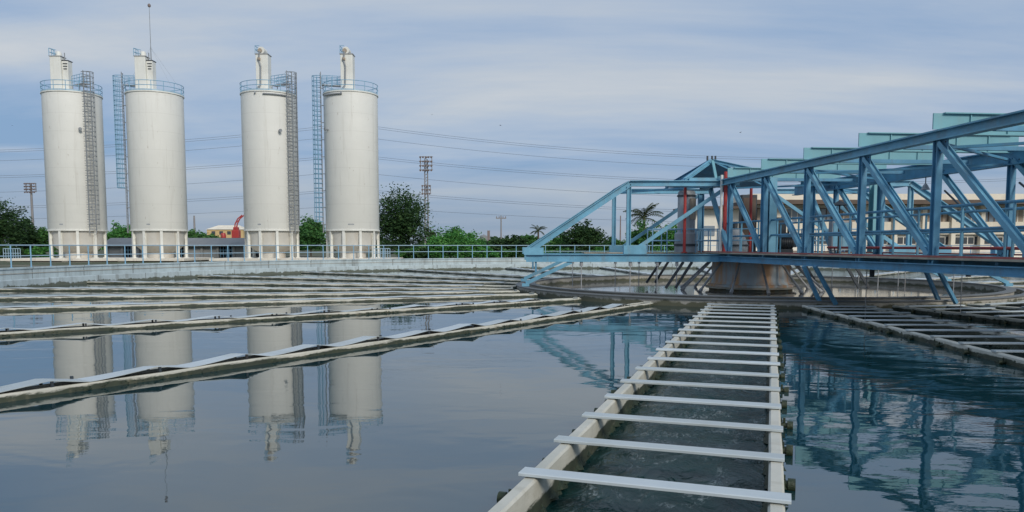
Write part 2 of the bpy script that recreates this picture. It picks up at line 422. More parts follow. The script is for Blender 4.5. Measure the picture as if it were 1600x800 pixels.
# ------------------------------------------------------------------ launders
SP = 1.232; R0 = 33.40
WT = .13; TOP = .165; NTOP = .115
def jit(a): return rnd.uniform(-a, a)
def make_covered(A, hw):
    """narrower channel whose top is covered by undulating white sheets; same local frame"""
    t = thing('launder', '', 'launder'); wt = .08
    y0, y1 = 11.75, RT - 1.0
    for sx in (-1, 1):
        xo = sx * hw; n = 28; rows = []
        for i in range(n + 1):
            y = y0 + (y1 - y0) * i / n; dx = jit(.008); dz = jit(.008)
            rows.append([(xo - wt / 2 + dx, y, -.7), (xo + wt / 2 + dx, y, -.7), (xo + wt / 2 + dx, y, NTOP + dz - .02), (xo + wt / 2 - .02 + dx, y, NTOP + dz),
                         (xo - wt / 2 + .02 + dx, y, NTOP + dz), (xo - wt / 2 + dx, y, NTOP + dz - .02)])
        vs = [p for r in rows for p in r]; fs = []
        for i in range(n):
            for q in range(6):
                a, b = i * 6 + q, i * 6 + (q + 1) % 6
                fs.append((a, b, b + 6, a + 6))
        fs += [(5, 4, 3, 2, 1, 0), tuple(n * 6 + q for q in range(6))]
        MB().add(vs, fs).build('side_wall', M['launder_low'], t)
    MB().box((0, y0 + .06, -.27), (2 * hw - wt - .01, .1, .84)).build('end_plate', M['launder_low'], t)
    MB().add([(-hw, y0 + .12, -.10), (hw, y0 + .12, -.10), (hw, y1, -.10), (-hw, y1, -.10)], [(0, 1, 2, 3)]).build('channel_water', M['channel_water'], t)
    y = y1 - .1; SG = 1.68
    while y - SG > y0 + 1.2:                            # walking inwards: slow rise to a kink, quick drop after it
        amp = [A + jit(A * .3), A * .9 + jit(A * .3)]; n = 14; rows = []
        for i in range(n + 1):
            f = i / n; g_ = (f / .66) ** 1.35 if f < .66 else (1 - ((f - .66) / .34)) ** 1.15
            for e in (-1, 1):
                z = NTOP + .012 + (amp[0] if e < 0 else amp[1]) * g_
                rows.append((e * (hw + .03) , y - SG * f + (.012 if i == 0 else 0), z))
        top = rows; bot = [(a, b, c - .008) for a, b, c in rows]; m_ = len(rows); fs = []
        for i in range(n):
            a = i * 2
            fs += [(a, a + 1, a + 3, a + 2), (m_ + a, m_ + a + 2, m_ + a + 3, m_ + a + 1), (a, a + 2, m_ + a + 2, m_ + a), (a + 1, m_ + a + 1, m_ + a + 3, a + 3)]
        fs += [(0, m_, m_ + 1, 1), (m_ - 2, m_ - 1, 2 * m_ - 1, 2 * m_ - 2)]
        mb = MB().add(top + bot, fs, True); cs = mb.build('cover_sheet', M['slat'], t)
        yk = y - SG * .66
        for e, am in ((-1, amp[0]), (1, amp[1])) if A > .05 else (): MB().box((e * hw, yk - .03, NTOP + (am - .01) / 2), (.03, .04, am - .012)).build('support_clip', M['dark'], cs)
        if A > .05 and rnd.random() < .5:
            MB().box((rnd.choice((-1, 1)) * (hw + .02), y - SG * .95, NTOP + .04), (.035, .04, .05)).build('support_clip', M['dark'], cs)
        y -= SG
    mb = MB()
    for sx in ((-1, 1) if A > .05 else ()):
        for i in range(420):
            yy = rnd.uniform(y0 + .2, y1 - .2)
            if math.sin(yy * 1.9 + sx) + math.sin(yy * .73 + 2 * sx) < -.6 + rnd.random(): continue
            x = sx * (hw + wt / 2 + .006); r_ = rnd.uniform(.012, .032); z = rnd.gauss(.035, .018)
            mb.add([(x - sx * .02, yy - r_ * 2.2, z), (x + sx * r_ * .5, yy, z - r_ * .5), (x - sx * .02, yy + r_ * 2.2, z), (x - sx * .01, yy, z + r_ * .7)], [(0, 1, 3), (1, 2, 3), (0, 2, 1)])
    if mb.v: mb.build('moss', M['algae'], t)['kind'] = 'stuff'
    return t
def make_launder(wall='launder_wide'):
    """local frame: +y points outwards from the tank centre, x is across"""
    t = thing('launder', '', 'launder')
    y0, y1 = 11.75, RT - 1.0
    for sx in (-1, 1):
        xo = sx * HWID; mb = MB()
        n = 28; rows = []
        for i in range(n + 1):                      # slightly uneven wall
            y = y0 + (y1 - y0) * i / n; dx = jit(.006); dz = jit(.005)
            rows.append([(xo - WT / 2 + dx, y, -.7), (xo + WT / 2 + dx, y, -.7), (xo + WT / 2 + dx, y, TOP + dz - .02), (xo + WT / 2 - .02 + dx, y, TOP + dz),
                         (xo - WT / 2 + .02 + dx, y, TOP + dz), (xo - WT / 2 + dx, y, TOP + dz - .02)])
        vs = [p for r in rows for p in r]; fs = []
        for i in range(n):
            for q in range(6):
                a, b = i * 6 + q, i * 6 + (q + 1) % 6
                fs.append((a, b, b + 6, a + 6))
        fs += [(5, 4, 3, 2, 1, 0), tuple(n * 6 + q for q in range(6))]
        mb.add(vs, fs).build('side_wall', M[wall], t)
    MB().box((0, y0 + .06, -.27), (2 * HWID - WT - .01, .1, .84)).build('end_plate', M['launder'], t)
    MB().add([(-HWID, y0 + .12, -.20), (HWID, y0 + .12, -.20), (HWID, y1, -.20), (-HWID, y1, -.20)], [(0, 1, 2, 3)]).build('channel_water', M['channel_water'], t)
    k = -4
    while True:
        y = R0 - SP * k
        if y < y0 + .15: break
        if y < y1 - .1:
            a = jit(.024); L = 1.12; hw = .10 + jit(.008); s0, s1 = jit(.02), jit(.02)
            dz = jit(.004)
            pr = [(-hw, .004), (-hw + .012, -.001), (hw - .012, -.001), (hw, .004), (hw, .026), (hw - .012, .033), (-hw + .012, .033), (-hw, .026)]
            p0, p1 = V((-L + s0, y - a, TOP + .008 + dz)), V((L + s1, y + a, TOP + .008 + dz))
            MB().prof(p0, p1, pr).build('crossbar', M['slat'], t)
            if True:
                for sx in (-1, 1):
                    yy = y + .32 + jit(.05); r_ = .036 + jit(.005); xx = sx * (HWID + WT / 2)
                    zz = .03 + jit(.015); ln = .10 + jit(.03)
                    mb = MB().tube((xx - sx * .05, yy, zz), (xx + sx * ln, yy, zz), r_, n=10)
                    mb.tube((xx + sx * (ln - .045), yy, zz), (xx + sx * (ln + .02), yy, zz), r_ + .022, n=10)
                    mb.tube((xx + sx * (ln - .08), yy, zz), (xx + sx * (ln - .08), yy, zz + .09), .014, n=6)
                    mb.build('orifice_pipe', M['algae'], t)
        k += 1
    if True:                                            # moss tufts clinging under the rim and along the water line
        mb = MB()
        for sx in (-1, 1):
            for i in range(150):
                y = rnd.uniform(y0 + .2, y1 - .2); x = sx * (HWID + WT / 2 + .006); r_ = rnd.uniform(.02, .07)
                z = abs(rnd.gauss(.02, .05))
                mb.add([(x - sx * .02, y - r_ * 1.6, z), (x + sx * r_ * .5, y, z - r_ * .5), (x - sx * .02, y + r_ * 1.6, z), (x - sx * .01, y, z + r_ * .7)], [(0, 1, 3), (1, 2, 3), (0, 2, 1)])
            x = sx * (HWID - WT / 2)
            for i in range(420):
                y = rnd.uniform(y0 + .2, y1 - .2); r_ = rnd.uniform(.03, .12); z = rnd.uniform(-.22, -.10) - rnd.random() * .03
                mb.add([(x + sx * .01, y - r_ * 1.6, z - .02), (x - sx * r_ * .6, y, z - r_ * .4), (x + sx * .01, y + r_ * 1.6, z - .02), (x + sx * .005, y, z + r_ * .55)], [(0, 1, 3), (1, 2, 3), (0, 2, 1)])
        mb.build('moss', M['algae'], t)['kind'] = 'stuff'
    return t
lab = {0: 'wide open near channel with white crossbars, running straight up to the central pier'}
ordn = ['', 'first', 'second', 'third', 'fourth', 'fifth', 'sixth', 'seventh', 'eighth', 'ninth', 'tenth', 'eleventh', 'twelfth', 'thirteenth', 'fourteenth', 'fifteenth', 'sixteenth', 'seventeenth', 'eighteenth']
full = make_launder(); mossy = make_launder('launder'); covered = make_covered(.085, NHW); flatter = make_covered(.025, FHW)
used_full = used_cov = used_flat = False
for k in [-1, -2, -3, -4, -5] + list(range(0, 19)):
    ang = ANG[k]
    if k < 0:
        o = mossy if k == -1 else copy_tree(mossy)
    elif k == 0:
        o = full
    elif k > 2:
        o = flatter if not used_flat else copy_tree(flatter); used_flat = True
    else:
        o = covered if not used_cov else copy_tree(covered); used_cov = True
    o.location = C
    # local +y must point along (-sin a, -cos a)
    a = R(ang); o.rotation_euler = (0, 0, math.atan2(math.sin(a), -math.cos(a)))
    if k == 0: o['label'] = lab[0]
    elif k == 1: o['label'] = 'long mossy sheet-covered launder crossing the silo reflections, first left of the wide near channel'
    elif k == -1: o['label'] = 'slatted launder in dark rippled water, first right of the wide near channel'
    elif k > 0: o['label'] = 'narrow mossy launder under white sheets, %s one counting leftwards from the wide near channel' % ordn[k]
    else: o['label'] = 'slatted launder, %s one counting rightwards from the wide near channel' % ordn[-k]
    o['group'] = 'launders radiating across the tank'

# ------------------------------------------------------------------ central pier
pier = thing('pier', 'round rust-stained concrete pier under the blue bridge, ringed by inclined pipes', 'pier', C)
MB().lathe([(1.98, -.6), (1.98, .16), (2.05, .2), (2.05, .32), (1.95, .36), (1.88, .5), (1.84, 1.62)], 48).build('shaft', M['pier'], pier)
MB().lathe([(2.06, .14), (2.16, .14), (2.16, .22), (2.06, .22)], 48, close=True).build('collar', M['deck'], pier)
for i in range(13):
    t = 2 * math.pi * (i + .62) / 13; c_, s_ = math.cos(t), math.sin(t)
    mb = MB().tube((1.95 * c_, 1.95 * s_, 1.5), (3.35 * c_, 3.35 * s_, .12), .055, n=8)
    mb.tube((3.30 * c_, 3.30 * s_, .16), (3.42 * c_, 3.42 * s_, .04), .085, n=8)
    mb.build('inclined_pipe', M['strut'], pier)

# ------------------------------------------------------------------ bridge
br = thing('scraper_bridge', 'big blue steel truss bridge turning on the central pier above the tank', 'bridge', C)
u = V((.1, -1, 0)).normalized(); wv = V((u.y * -1, u.x, 0))      # along (towards the rim) and across (to the right)
if wv.x < 0: wv = -wv
def B(s, w_, z): return u * s + wv * w_ + V((0, 0, z))           # bridge coordinates -> local
HW = 2.45; ZT = 5.06; ZD = 1.90
pan = [-.1 + 3.53 * i for i in range(0, 11)]                     # panel points
pan = [p for p in pan if p < 35.5]
for sd in (-1, 1):
    w_ = sd * HW
    s_end = pan[-1]
    MB().ibeam(B(-.6, w_, ZT if sd < 0 else ZT - .1), B(s_end + .3, w_, ZT if sd < 0 else ZT - .1), .28, .27 if sd < 0 else .50, .04).build('top_chord', M['blue_mid' if sd < 0 else 'blue'], br)
    MB().ibeam(B(-2.9, w_, 1.61), B(s_end + .6, w_, 1.61), .24, .24, .03).build('bottom_chord', M['blue'], br)
    for i, p in enumerate(pan):
        if i == 0: continue
        wid = .19 if i != 2 else .32
        MB().ibeam(B(p, w_, 1.73), B(p, w_, ZT - .14), .17, wid, .03, up=u).build('post', M['blue'], br)
        # gussets
        bo = MB()
        for ds in (-.2, 0, .2):
            for dz in (-.1, .1):
                for s0_, zz_ in ((p + .12, ZT - .30), (p - .12, 2.0)):
                    q_ = B(s0_ + ds, w_, zz_ + dz); bo.tube(q_ - wv * .03, q_ + wv * .03, .022, n=6)
        bo.build('gusset_bolts', M['dark'], br)['kind'] = 'stuff'
        MB().box(B(p + .12, w_, ZT - .30), (.03, .55, .34), math.atan2(u.x, -u.y)).build('gusset', M['blue'], br)
        MB().box(B(p - .12, w_, 2.0), (.03, .62, .34), math.atan2(u.x, -u.y)).build('gusset', M['blue_mid'], br)
        if i < len(pan) - 1:
            q = pan[i + 1]
            mb = MB()
            for e in (-.085, .085):
                mb.beam(B(p + .12, w_ + e, ZT - .2), B(q - .12, w_ + e, 1.95), .025, .14, up=u)
            mb.beam(B(p + .12, w_, ZT - .2), B(q - .12, w_, 1.95), .14, .025, up=u)
            mb.build('diagonal', M['blue_mid'], br)
    # first diagonal from the drive towards the rim
    MB().beam(B(.9, w_, ZT - .2), B(pan[1] - .12, w_, 1.95), .17, .2, up=u).build('diagonal', M['blue_mid'], br)
# pale plate girders across the top, lateral bracing under them
for i, p in enumerate(pan):
    if i < 1: continue
    mb = MB().box(B(p, 0, 5.36), (2 * HW - .34, .04, .52), math.atan2(wv.y, wv.x))
    for e in (-1.6, -.55, .55, 1.6):
        mb.box(B(p, e, 5.36), (.03, .12, .50), math.atan2(wv.y, wv.x))
    for z_ in (5.09, 5.63):
        mb.box(B(p, 0, z_), (2 * HW - .2, .22, .03), math.atan2(wv.y, wv.x))
    for e in (-1, 1):                                         # shoulders over the chords
        mb.box(B(p, e * (HW + .0), 5.425), (.34, .04, .41), math.atan2(wv.y, wv.x))
    mb.build('cross_girder', M['blue_pale'], br)
    if i < len(pan) - 1:
        q = pan[i + 1]
        for a, b in (((-1, 1),) if i % 2 else ((1, -1),)):
            MB().beam(B(p + .1, a * (HW - .2), 4.80 + a * .06), B(q - .1, b * (HW - .2), 4.80 + a * .06), .1, .07).build('lateral_brace', M['blue'], br)
        MB().box(B((p + q) / 2, 0, 4.985), (2 * HW - .4, .12, .12), math.atan2(wv.y, wv.x)).build('lateral_brace', M['blue'], br)
# deck of main bridge
sd_end = pan[-1] + .4
MB().prof(B(-2.6, -.95, 1.86), B(sd_end, -.95, 1.86), [(-1.5, -.02), (1.5, -.02), (1.5, .02), (-1.5, .02)]).build('walkway_deck', M['deck'], br)
MB().beam(B(-2.4, -HW - .1, 1.925), B(sd_end, -HW - .1, 1.915), .16, .05).build('deck_edge', M['redband'], br)
MB().beam(B(-2.4, HW + .1, 1.925), B(sd_end, HW + .1, 1.915), .16, .05).build('deck_edge', M['redband'], br)
MB().beam(B(-2.4, -HW - .16, 1.865), B(sd_end, -HW - .16, 1.865), .06, .05).build('deck_lip', M['deck'], br)
for i in range(int(sd_end / 1.18)):
    s = .8 + i * 1.18
    MB().beam(B(s, -HW + .14, 1.72), B(s, HW - .14, 1.72), .1, .18).build('floor_beam', M['blue'], br)
# handrails on both sides of the walkway
for w_ in (-2.18, .42):
    for z in (3.22, 2.62): MB().tube(B(2.2, w_, z), B(sd_end, w_, z), .04, n=8).build('handrail', M['blue'], br)
    i = 0
    while 2.3 + i * 1.77 < sd_end:
        s = 2.3 + i * 1.77; MB().tube(B(s, w_, 1.89), B(s, w_, 3.22), .034, n=7).build('handrail_post', M['blue_mid'], br); i += 1
# toe pipe and cable conduit
MB().tube(B(3.4, 2.15, 2.12), B(sd_end, 2.15, 2.12), .05, n=8).build('red_pipe', M['red'], br)
for i in range(9):
    s = 4 + i * 3.5; MB().tube(B(s, 2.15, 1.83), B(s, 2.15, 2.08), .03, n=6).build('pipe_bracket', M['dark'], br)
# thin counter bracing in the far truss
for i in range(1, len(pan) - 1):
    MB().tube(B(pan[i] + .2, HW + .12, ZT - .9), B(pan[i + 1] - .1, HW + .12, 2.0), .035, n=6).build('tie_rod', M['dark'], br)
# round platform over pier
MB().lathe([(1.2, 1.70), (2.75, 1.70), (2.75, 1.84), (1.2, 1.84)], 64, close=True).build('platform', M['deck'], br)
MB().lathe([(2.754, 1.68), (2.80, 1.68), (2.80, 1.875), (2.754, 1.875)], 64, close=True).build('platform_edge', M['duct'], br)
MB().lathe([(1.5, 1.52), (2.0, 1.52), (2.0, 1.69), (1.5, 1.69)], 64, close=True).build('turntable', M['dark'], br)

# two side arms, left and right
for sg in (-1, 1):
    L = 11.15; xp = 6.45
    for ny, zz in ((-2.55, 0), (2.55, 0)):
        X = lambda x: sg * x
        MB().ibeam(V((X(1.4), ny, ZT - .02)), V((X(xp - .05), ny, ZT - .02)), .26, .26, .035).build('arm_top_chord', M['blue_mid'], br)
        MB().ibeam(V((X(xp - .05), ny, ZT - .02)), V((X(L - .15), ny, 1.98)), .30, .28, .035).build('arm_rafter', M['blue_mid'], br)
        MB().ibeam(V((X(2.0), ny, 1.64)), V((X(L), ny, 1.64)), .24, .36, .035).build('arm_bottom_chord', M['blue_mid'], br)
        MB().ibeam(V((X(xp), ny, 1.82)), V((X(xp), ny, ZT - .16)), .18, .2, .03, up=V((1, 0, 0))).build('arm_post', M['blue_mid'], br)
        MB().ibeam(V((X(1.9), ny, 1.82)), V((X(1.9), ny, ZT - .16)), .24, .30, .03, up=V((1, 0, 0))).build('arm_post', M['blue'], br)
        MB().beam(V((X(xp - .25), ny, 1.98)), V((X(1.9 + .15), ny, ZT - .25)), .10, .17).build('arm_diagonal', M['blue_mid'], br)
        MB().box((X(xp - .3), ny - .0, 2.02), (1.05, .3, .40)).build('gusset', M['blue_mid'], br)
        MB().box((X(L - .35), ny, 1.95), (.9, .32, .34)).build('gusset', M['blue_mid'], br)
        # legs down to the ring
        MB().beam(V((X(L - 2.1), ny, 1.46)), V((X(L + .0), ny * .98, .47)), .12, .16).build('ring_leg', M['blue_mid'], br)
        MB().beam(V((X(L - .45), ny, 1.46)), V((X(L - .45), ny, 1.0)), .09, .09).build('ring_leg', M['blue'], br)
        MB().box((X(L + .02), ny * .98, .40), (.34, .16, .14)).build('wheel_block', M['blue_mid'], br)
        for xh, dz in ((6.35, .3), (5.1, .55), (4.2, .35), (8.6, .25)):
            MB().tube(V((X(xh), ny, 1.46)), V((X(xh), ny, .05)), .022, n=6).tube(V((X(xh), ny, 1.46)), V((X(xh), ny, 1.26)), .075, n=8).build('hanger_rod', M['strut'], br)
        MB().beam(V((X(3.9), ny, 1.46)), V((X(4.7), ny, .25)), .09, .12).beam(V((X(3.5), ny, 1.46)), V((X(4.25), ny, .25)), .09, .12).build('scraper_leg', M['dark'], br)
    for xh in (xp, 1.9, L - .4):
        MB().beam(V((sg * xh, -2.4, 1.62)), V((sg * xh, 2.4, 1.62)), .16, .24).build('arm_cross_beam', M['blue'], br)
    MB().beam(V((sg * xp, -2.42, ZT - .02)), V((sg * xp, 2.42, ZT - .02)), .14, .2).build('arm_cross_beam', M['blue'], br)
    MB().beam(V((sg * 2.2, -2.4, ZT - .1)), V((sg * (xp - .3), 2.4, ZT - .1)), .09, .09).build('arm_brace', M['blue'], br)
    MB().box((sg * 5.2, 0, 1.85), (6.2, 1.4, .05)).build('arm_deck', M['deck'], br)
    for ny in (-.7, .7):
        for z in (3.0, 2.45): MB().tube((sg * 2.2, ny, z), (sg * 5.0, ny, z), .032, n=7).build('handrail', M['rail_blue'], br)
        for xh in (2.2, 2.9, 3.6, 4.3, 5.0): MB().tube((sg * xh, ny, 1.85), (sg * xh, ny, 3.0), .028, n=6).build('handrail_post', M['rail_blue'], br)
# pyramid roof frame above the drive
ap = V((-2.35, -1.2, 6.22)); ZB = 5.2
base = [V((-3.9, -2.5, ZB)), V((1.4, -2.5, ZB)), V((1.4, 1.9, ZB)), V((-3.9, 1.9, ZB))]
for k, p in enumerate(base):
    MB().ibeam(p, ap + (p - ap).normalized() * .05, .16, .16, .025).build('roof_rafter', M['blue_mid' if k in (0, 1) else 'blue'], br)
MB().add([base[0] + V((.1, 0, 0)), base[3] + V((.1, 0, 0)), ap + V((-.06, 0, -.08)), base[0] + V((.1, 0, -.03)), base[3] + V((.1, 0, -.03)), ap + V((-.06, 0, -.11))],
         [(0, 1, 2), (5, 4, 3), (0, 2, 5, 3), (1, 4, 5, 2), (0, 3, 4, 1)]).build('roof_sheet', M['blue'], br)
MB().add([base[3] + V((0, -.1, 0)), base[2] + V((0, -.1, 0)), ap + V((0, .06, -.08)), base[3] + V((0, -.1, -.03)), base[2] + V((0, -.1, -.03)), ap + V((0, .06, -.11))],
         [(0, 1, 2), (5, 4, 3), (0, 2, 5, 3), (1, 4, 5, 2), (0, 3, 4, 1)]).build('roof_sheet', M['blue'], br)
MB().beam(V((-2.45, -2.5, ZB)), ap + V((0, -.2, -.05)), .1, .12, up=V((1, 0, 0))).build('king_post', M['blue_pale'], br)
MB().beam(base[0] + V((.2, 0, .02)), base[1] + V((-.2, 0, .02)), .14, .16).build('roof_tie', M['blue_mid'], br)
MB().beam(V((-2.35, -2.5, ZB + .12)), V((.25, -2.5, ZB + .55)), .08, .1).build('roof_tie', M['blue_pale'], br)
for e in (-.20, .02, .18):
    MB().tube(ap + V((e, 0, 0)), ap + V((e, 0, .22)), .045, n=6).build('finial', M['dark'], br)
# red pipes standing round the drive
for (x, y, z0, z1, r_) in ((-3.75, -2.0, 1.87, 4.9, .07), (-2.1, -2.8, 1.87, 5.55, .085), (-.3, -.75, 1.85, 5.0, .07), (.75, .2, 1.85, 5.1, .11)):
    MB().tube((x, y, z0), (x, y, z1), r_, n=10).tube((x, y, z0), (x, y, z0 + .05), r_ * 2.1, n=10).build('red_standpipe', M['red'], br)
MB().tube((-2.28, -2.8, 1.87), (-2.28, -2.8, 5.4), .06, n=8).build('white_standpipe', M['white_metal'], br)
# platform rail round the pier
for z in (2.98, 2.45):
    pts = [(2.7 * math.cos(R(d)), 2.7 * math.sin(R(d)), z) for d in range(110, 262, 6)]
    MB().path(pts, .03).build('handrail', M['rail_blue'], br)
for d in range(110, 262, 12):
    MB().tube((2.7 * math.cos(R(d)), 2.7 * math.sin(R(d)), 1.85), (2.7 * math.cos(R(d)), 2.7 * math.sin(R(d)), 2.98), .028, n=6).build('handrail_post', M['rail_blue'], br)
# thick drive tower legs and V scraper legs under main bridge
MB().ibeam(B(6.9, -HW + .32, 1.9), B(6.9, -HW + .32, ZT - .15), .3, .34, .04, up=u).build('tower_leg', M['blue_mid'], br)
MB().ibeam(B(4.6, 3.6, 1.9), B(4.6, 3.6, ZT - .2), .34, .4, .04, up=u).build('tower_leg', M['blue_pale'], br)
for s, ws in ((11.2, (-2.5, 1.9)),):
    for w_ in ws:
        MB().beam(B(s, w_ - .35, 1.5), B(s, w_ + .3, .2), .1, .15, up=u).beam(B(s + .4, w_ - .15, 1.5), B(s + .4, w_ + .65, .2), .1, .15, up=u).build('scraper_leg', M['blue'], br)
for s in (13.0, 21.1):
    for w_ in (-1.6, 1.7):
        MB().tube(B(s, w_, 1.55), B(s, w_, -.3), .016, n=6).build('hanger_rod', M['strut'], br)
        MB().tube(B(s + .3, w_, 1.55), B(s + .3, w_, 1.2), .08, n=8).build('hanger_socket', M['dark'], br)

# machinery that stands on the platform: things of their own
def drum(x, y, r, h, name, label, cat, mat):
    t = thing(name, label, cat, C + V((x, y, 1.846)))
    MB().lathe([(0, 0), (r * .9, 0), (r, .1), (r, h * .35), (r * .72, h * .75), (r * .45, h), (0, h)], 24).build('housing', mat, t)
    MB().lathe([(r * 1.08, h * .3), (r * 1.08, h * .36), (r * .99, h * .36), (r * .99, h * .3)], 24, close=True).build('flange', M['dark'], t)
    MB().tube((0, 0, h - .02), (0, 0, h + .35), r * .22, n=12).build('shaft_cap', M['dark'], t)
    return t
drum(-1.2, -1.3, .62, 1.15, 'gearbox', 'grey cone-shaped gearbox behind the tall red pipe on the bridge platform', 'gearbox', M['grey'])
t = thing('drive_motor', 'dark electric drive motor beside the thick blue tower leg', 'motor', C + V((.95, -1.7, 1.846)))
MB().box((0, 0, .1), (.8, .55, .2)).build('base_frame', M['dark'], t)
mb = MB().tube((-.42, 0, .48), (.42, 0, .48), .3, n=20)
for i in range(9): mb.tube((-.34 + i * .085, 0, .48), (-.31 + i * .085, 0, .48), .34, n=20)
mb.build('motor_body', M['dark'], t)
MB().tube((.42, 0, .48), (.62, 0, .48), .2, .2, 16).build('fan_cover', M['grey'], t)
MB().box((0, -.1, .88), (.3, .25, .18)).build('terminal_box', M['dark'], t)
MB().box((-.1, .1, 1.28), (.42, .4, .8)).tube((.25, 0, .9), (.25, 0, 1.9), .05, n=8).build('control_cabinet', M['dark'], t)
t = thing('control_panel', 'tall dark control panel standing behind the red pipe at the bridge centre', 'panel', C + V((-.15, .2, 1.846)))
MB().box((0, 0, 1.45), (.75, .5, 2.8)).box((0, 0, .05), (.85, .6, .1)).build('panel_body', M['dark'], t, bevel=.02)
pd = MB().box((0, -.262, 1.6), (.62, .02, 2.2)).build('panel_door', M['brown'], t)
MB().tube((.24, -.29, 1.4), (.24, -.29, 1.65), .018, n=6).build('handle', M['grey'], pd)
t = thing('vacuum_drum', 'tall grey canvas-wrapped drum with tan side at the left edge of the platform', 'drum', C + V((-3.3, -.3, 1.876)))
MB().lathe([(0, 0), (.55, 0), (.55, .9), (.42, 1.0), (.42, 2.9), (.36, 2.98), (0, 2.98)], 20).build('drum_body', M['grey'], t)
MB().lathe([(.44, 1.6), (.46, 1.6), (.46, 2.6), (.44, 2.6)], 20, R(-80), R(60), close=True).build('canvas_wrap', M['duct'], t)
MB().lathe([(.58, .3), (.58, .42), (.553, .42), (.553, .3)], 20, close=True).lathe([(.46, 2.7), (.46, 2.78), (.424, 2.78), (.424, 2.7)], 20, close=True).build('hoop', M['dark'], t)
t = thing('worklight', 'dark conical lamp shade on a thin post in the middle of the bridge', 'lamp', C + V((1.75, -6.0, 1.9)))
MB().tube((0, 0, -.02), (0, 0, 2.05), .035, n=8).build('post', M['dark'], t)
MB().lathe([(.04, 2.16), (.32, 1.98), (.31, 1.96), (.03, 2.12)], 20, close=True).build('lamp_shade', M['dark'], t)
t = thing('switch_cabinet', 'blue-grey switch cabinet standing among the rails right of the pier', 'cabinet', C + V((3.0, -3.2, 1.89)))
MB().box((0, 0, .75), (.9, .4, 1.3)).box((-.35, 0, .05), (.08, .3, .1)).box((.35, 0, .05), (.08, .3, .1)).build('cabinet_body', M['grey'], t, bevel=.02)
for k in (-1, 1):
    dd = MB().box((k * .21, -.21, .78), (.38, .02, 1.1)).build('cabinet_door', M['blue_mid'], t)
    MB().tube((k * .05, -.235, .7), (k * .05, -.235, .9), .015, n=6).build('handle', M['dark'], dd)
lamp = thing('bridge_lamp', 'small bell lamp hanging under the far top chord of the bridge', 'lamp', C + B(10.0, 2.3, 4.70))
MB().tube((0, 0, 0), (0, 0, -.28), .02, n=6).build('stem', M['dark'], lamp)
MB().lathe([(.03, -.24), (.08, -.30), (.16, -.46), (.145, -.46), (.07, -.32), (.02, -.28)], 16).build('lamp_shade', M['grey'], lamp)

# ------------------------------------------------------------------ silos
YS = 140.0; RS = 4.75; ZS = 0.0
def bend_ladder(mb, cx, cy, z0, z1, az, wid, rung, stand):
    """vertical ladder standing off a shell, az = direction it faces"""
    d = V((math.cos(az), math.sin(az), 0)); e = V((-d.y, d.x, 0))
    o = V((cx, cy, 0)) + d * stand
    for k in (-1, 1): mb.tube(o + e * wid * k + V((0, 0, z0)), o + e * wid * k + V((0, 0, z1)), .075, n=5)
    z = z0
    while z < z1: mb.tube(o - e * wid + V((0, 0, z)), o + e * wid + V((0, 0, z)), .05, n=4); z += rung
    return o, d, e
def cage(mb, o, d, e, z0, z1, r, step):
    n = 7; z = z0; rings = []
    while z <= z1 + .01:
        pts = [o + d * (r * 1.15 * math.sin(math.pi * i / n) ) * 1.35 + e * (r * math.cos(math.pi * i / n)) + V((0, 0, z)) for i in range(n + 1)]
        mb.path(pts, .06, 4); rings.append(pts); z += step
    for i in range(1, n):
        mb.tube(rings[0][i], rings[-1][i], .05, n=4)
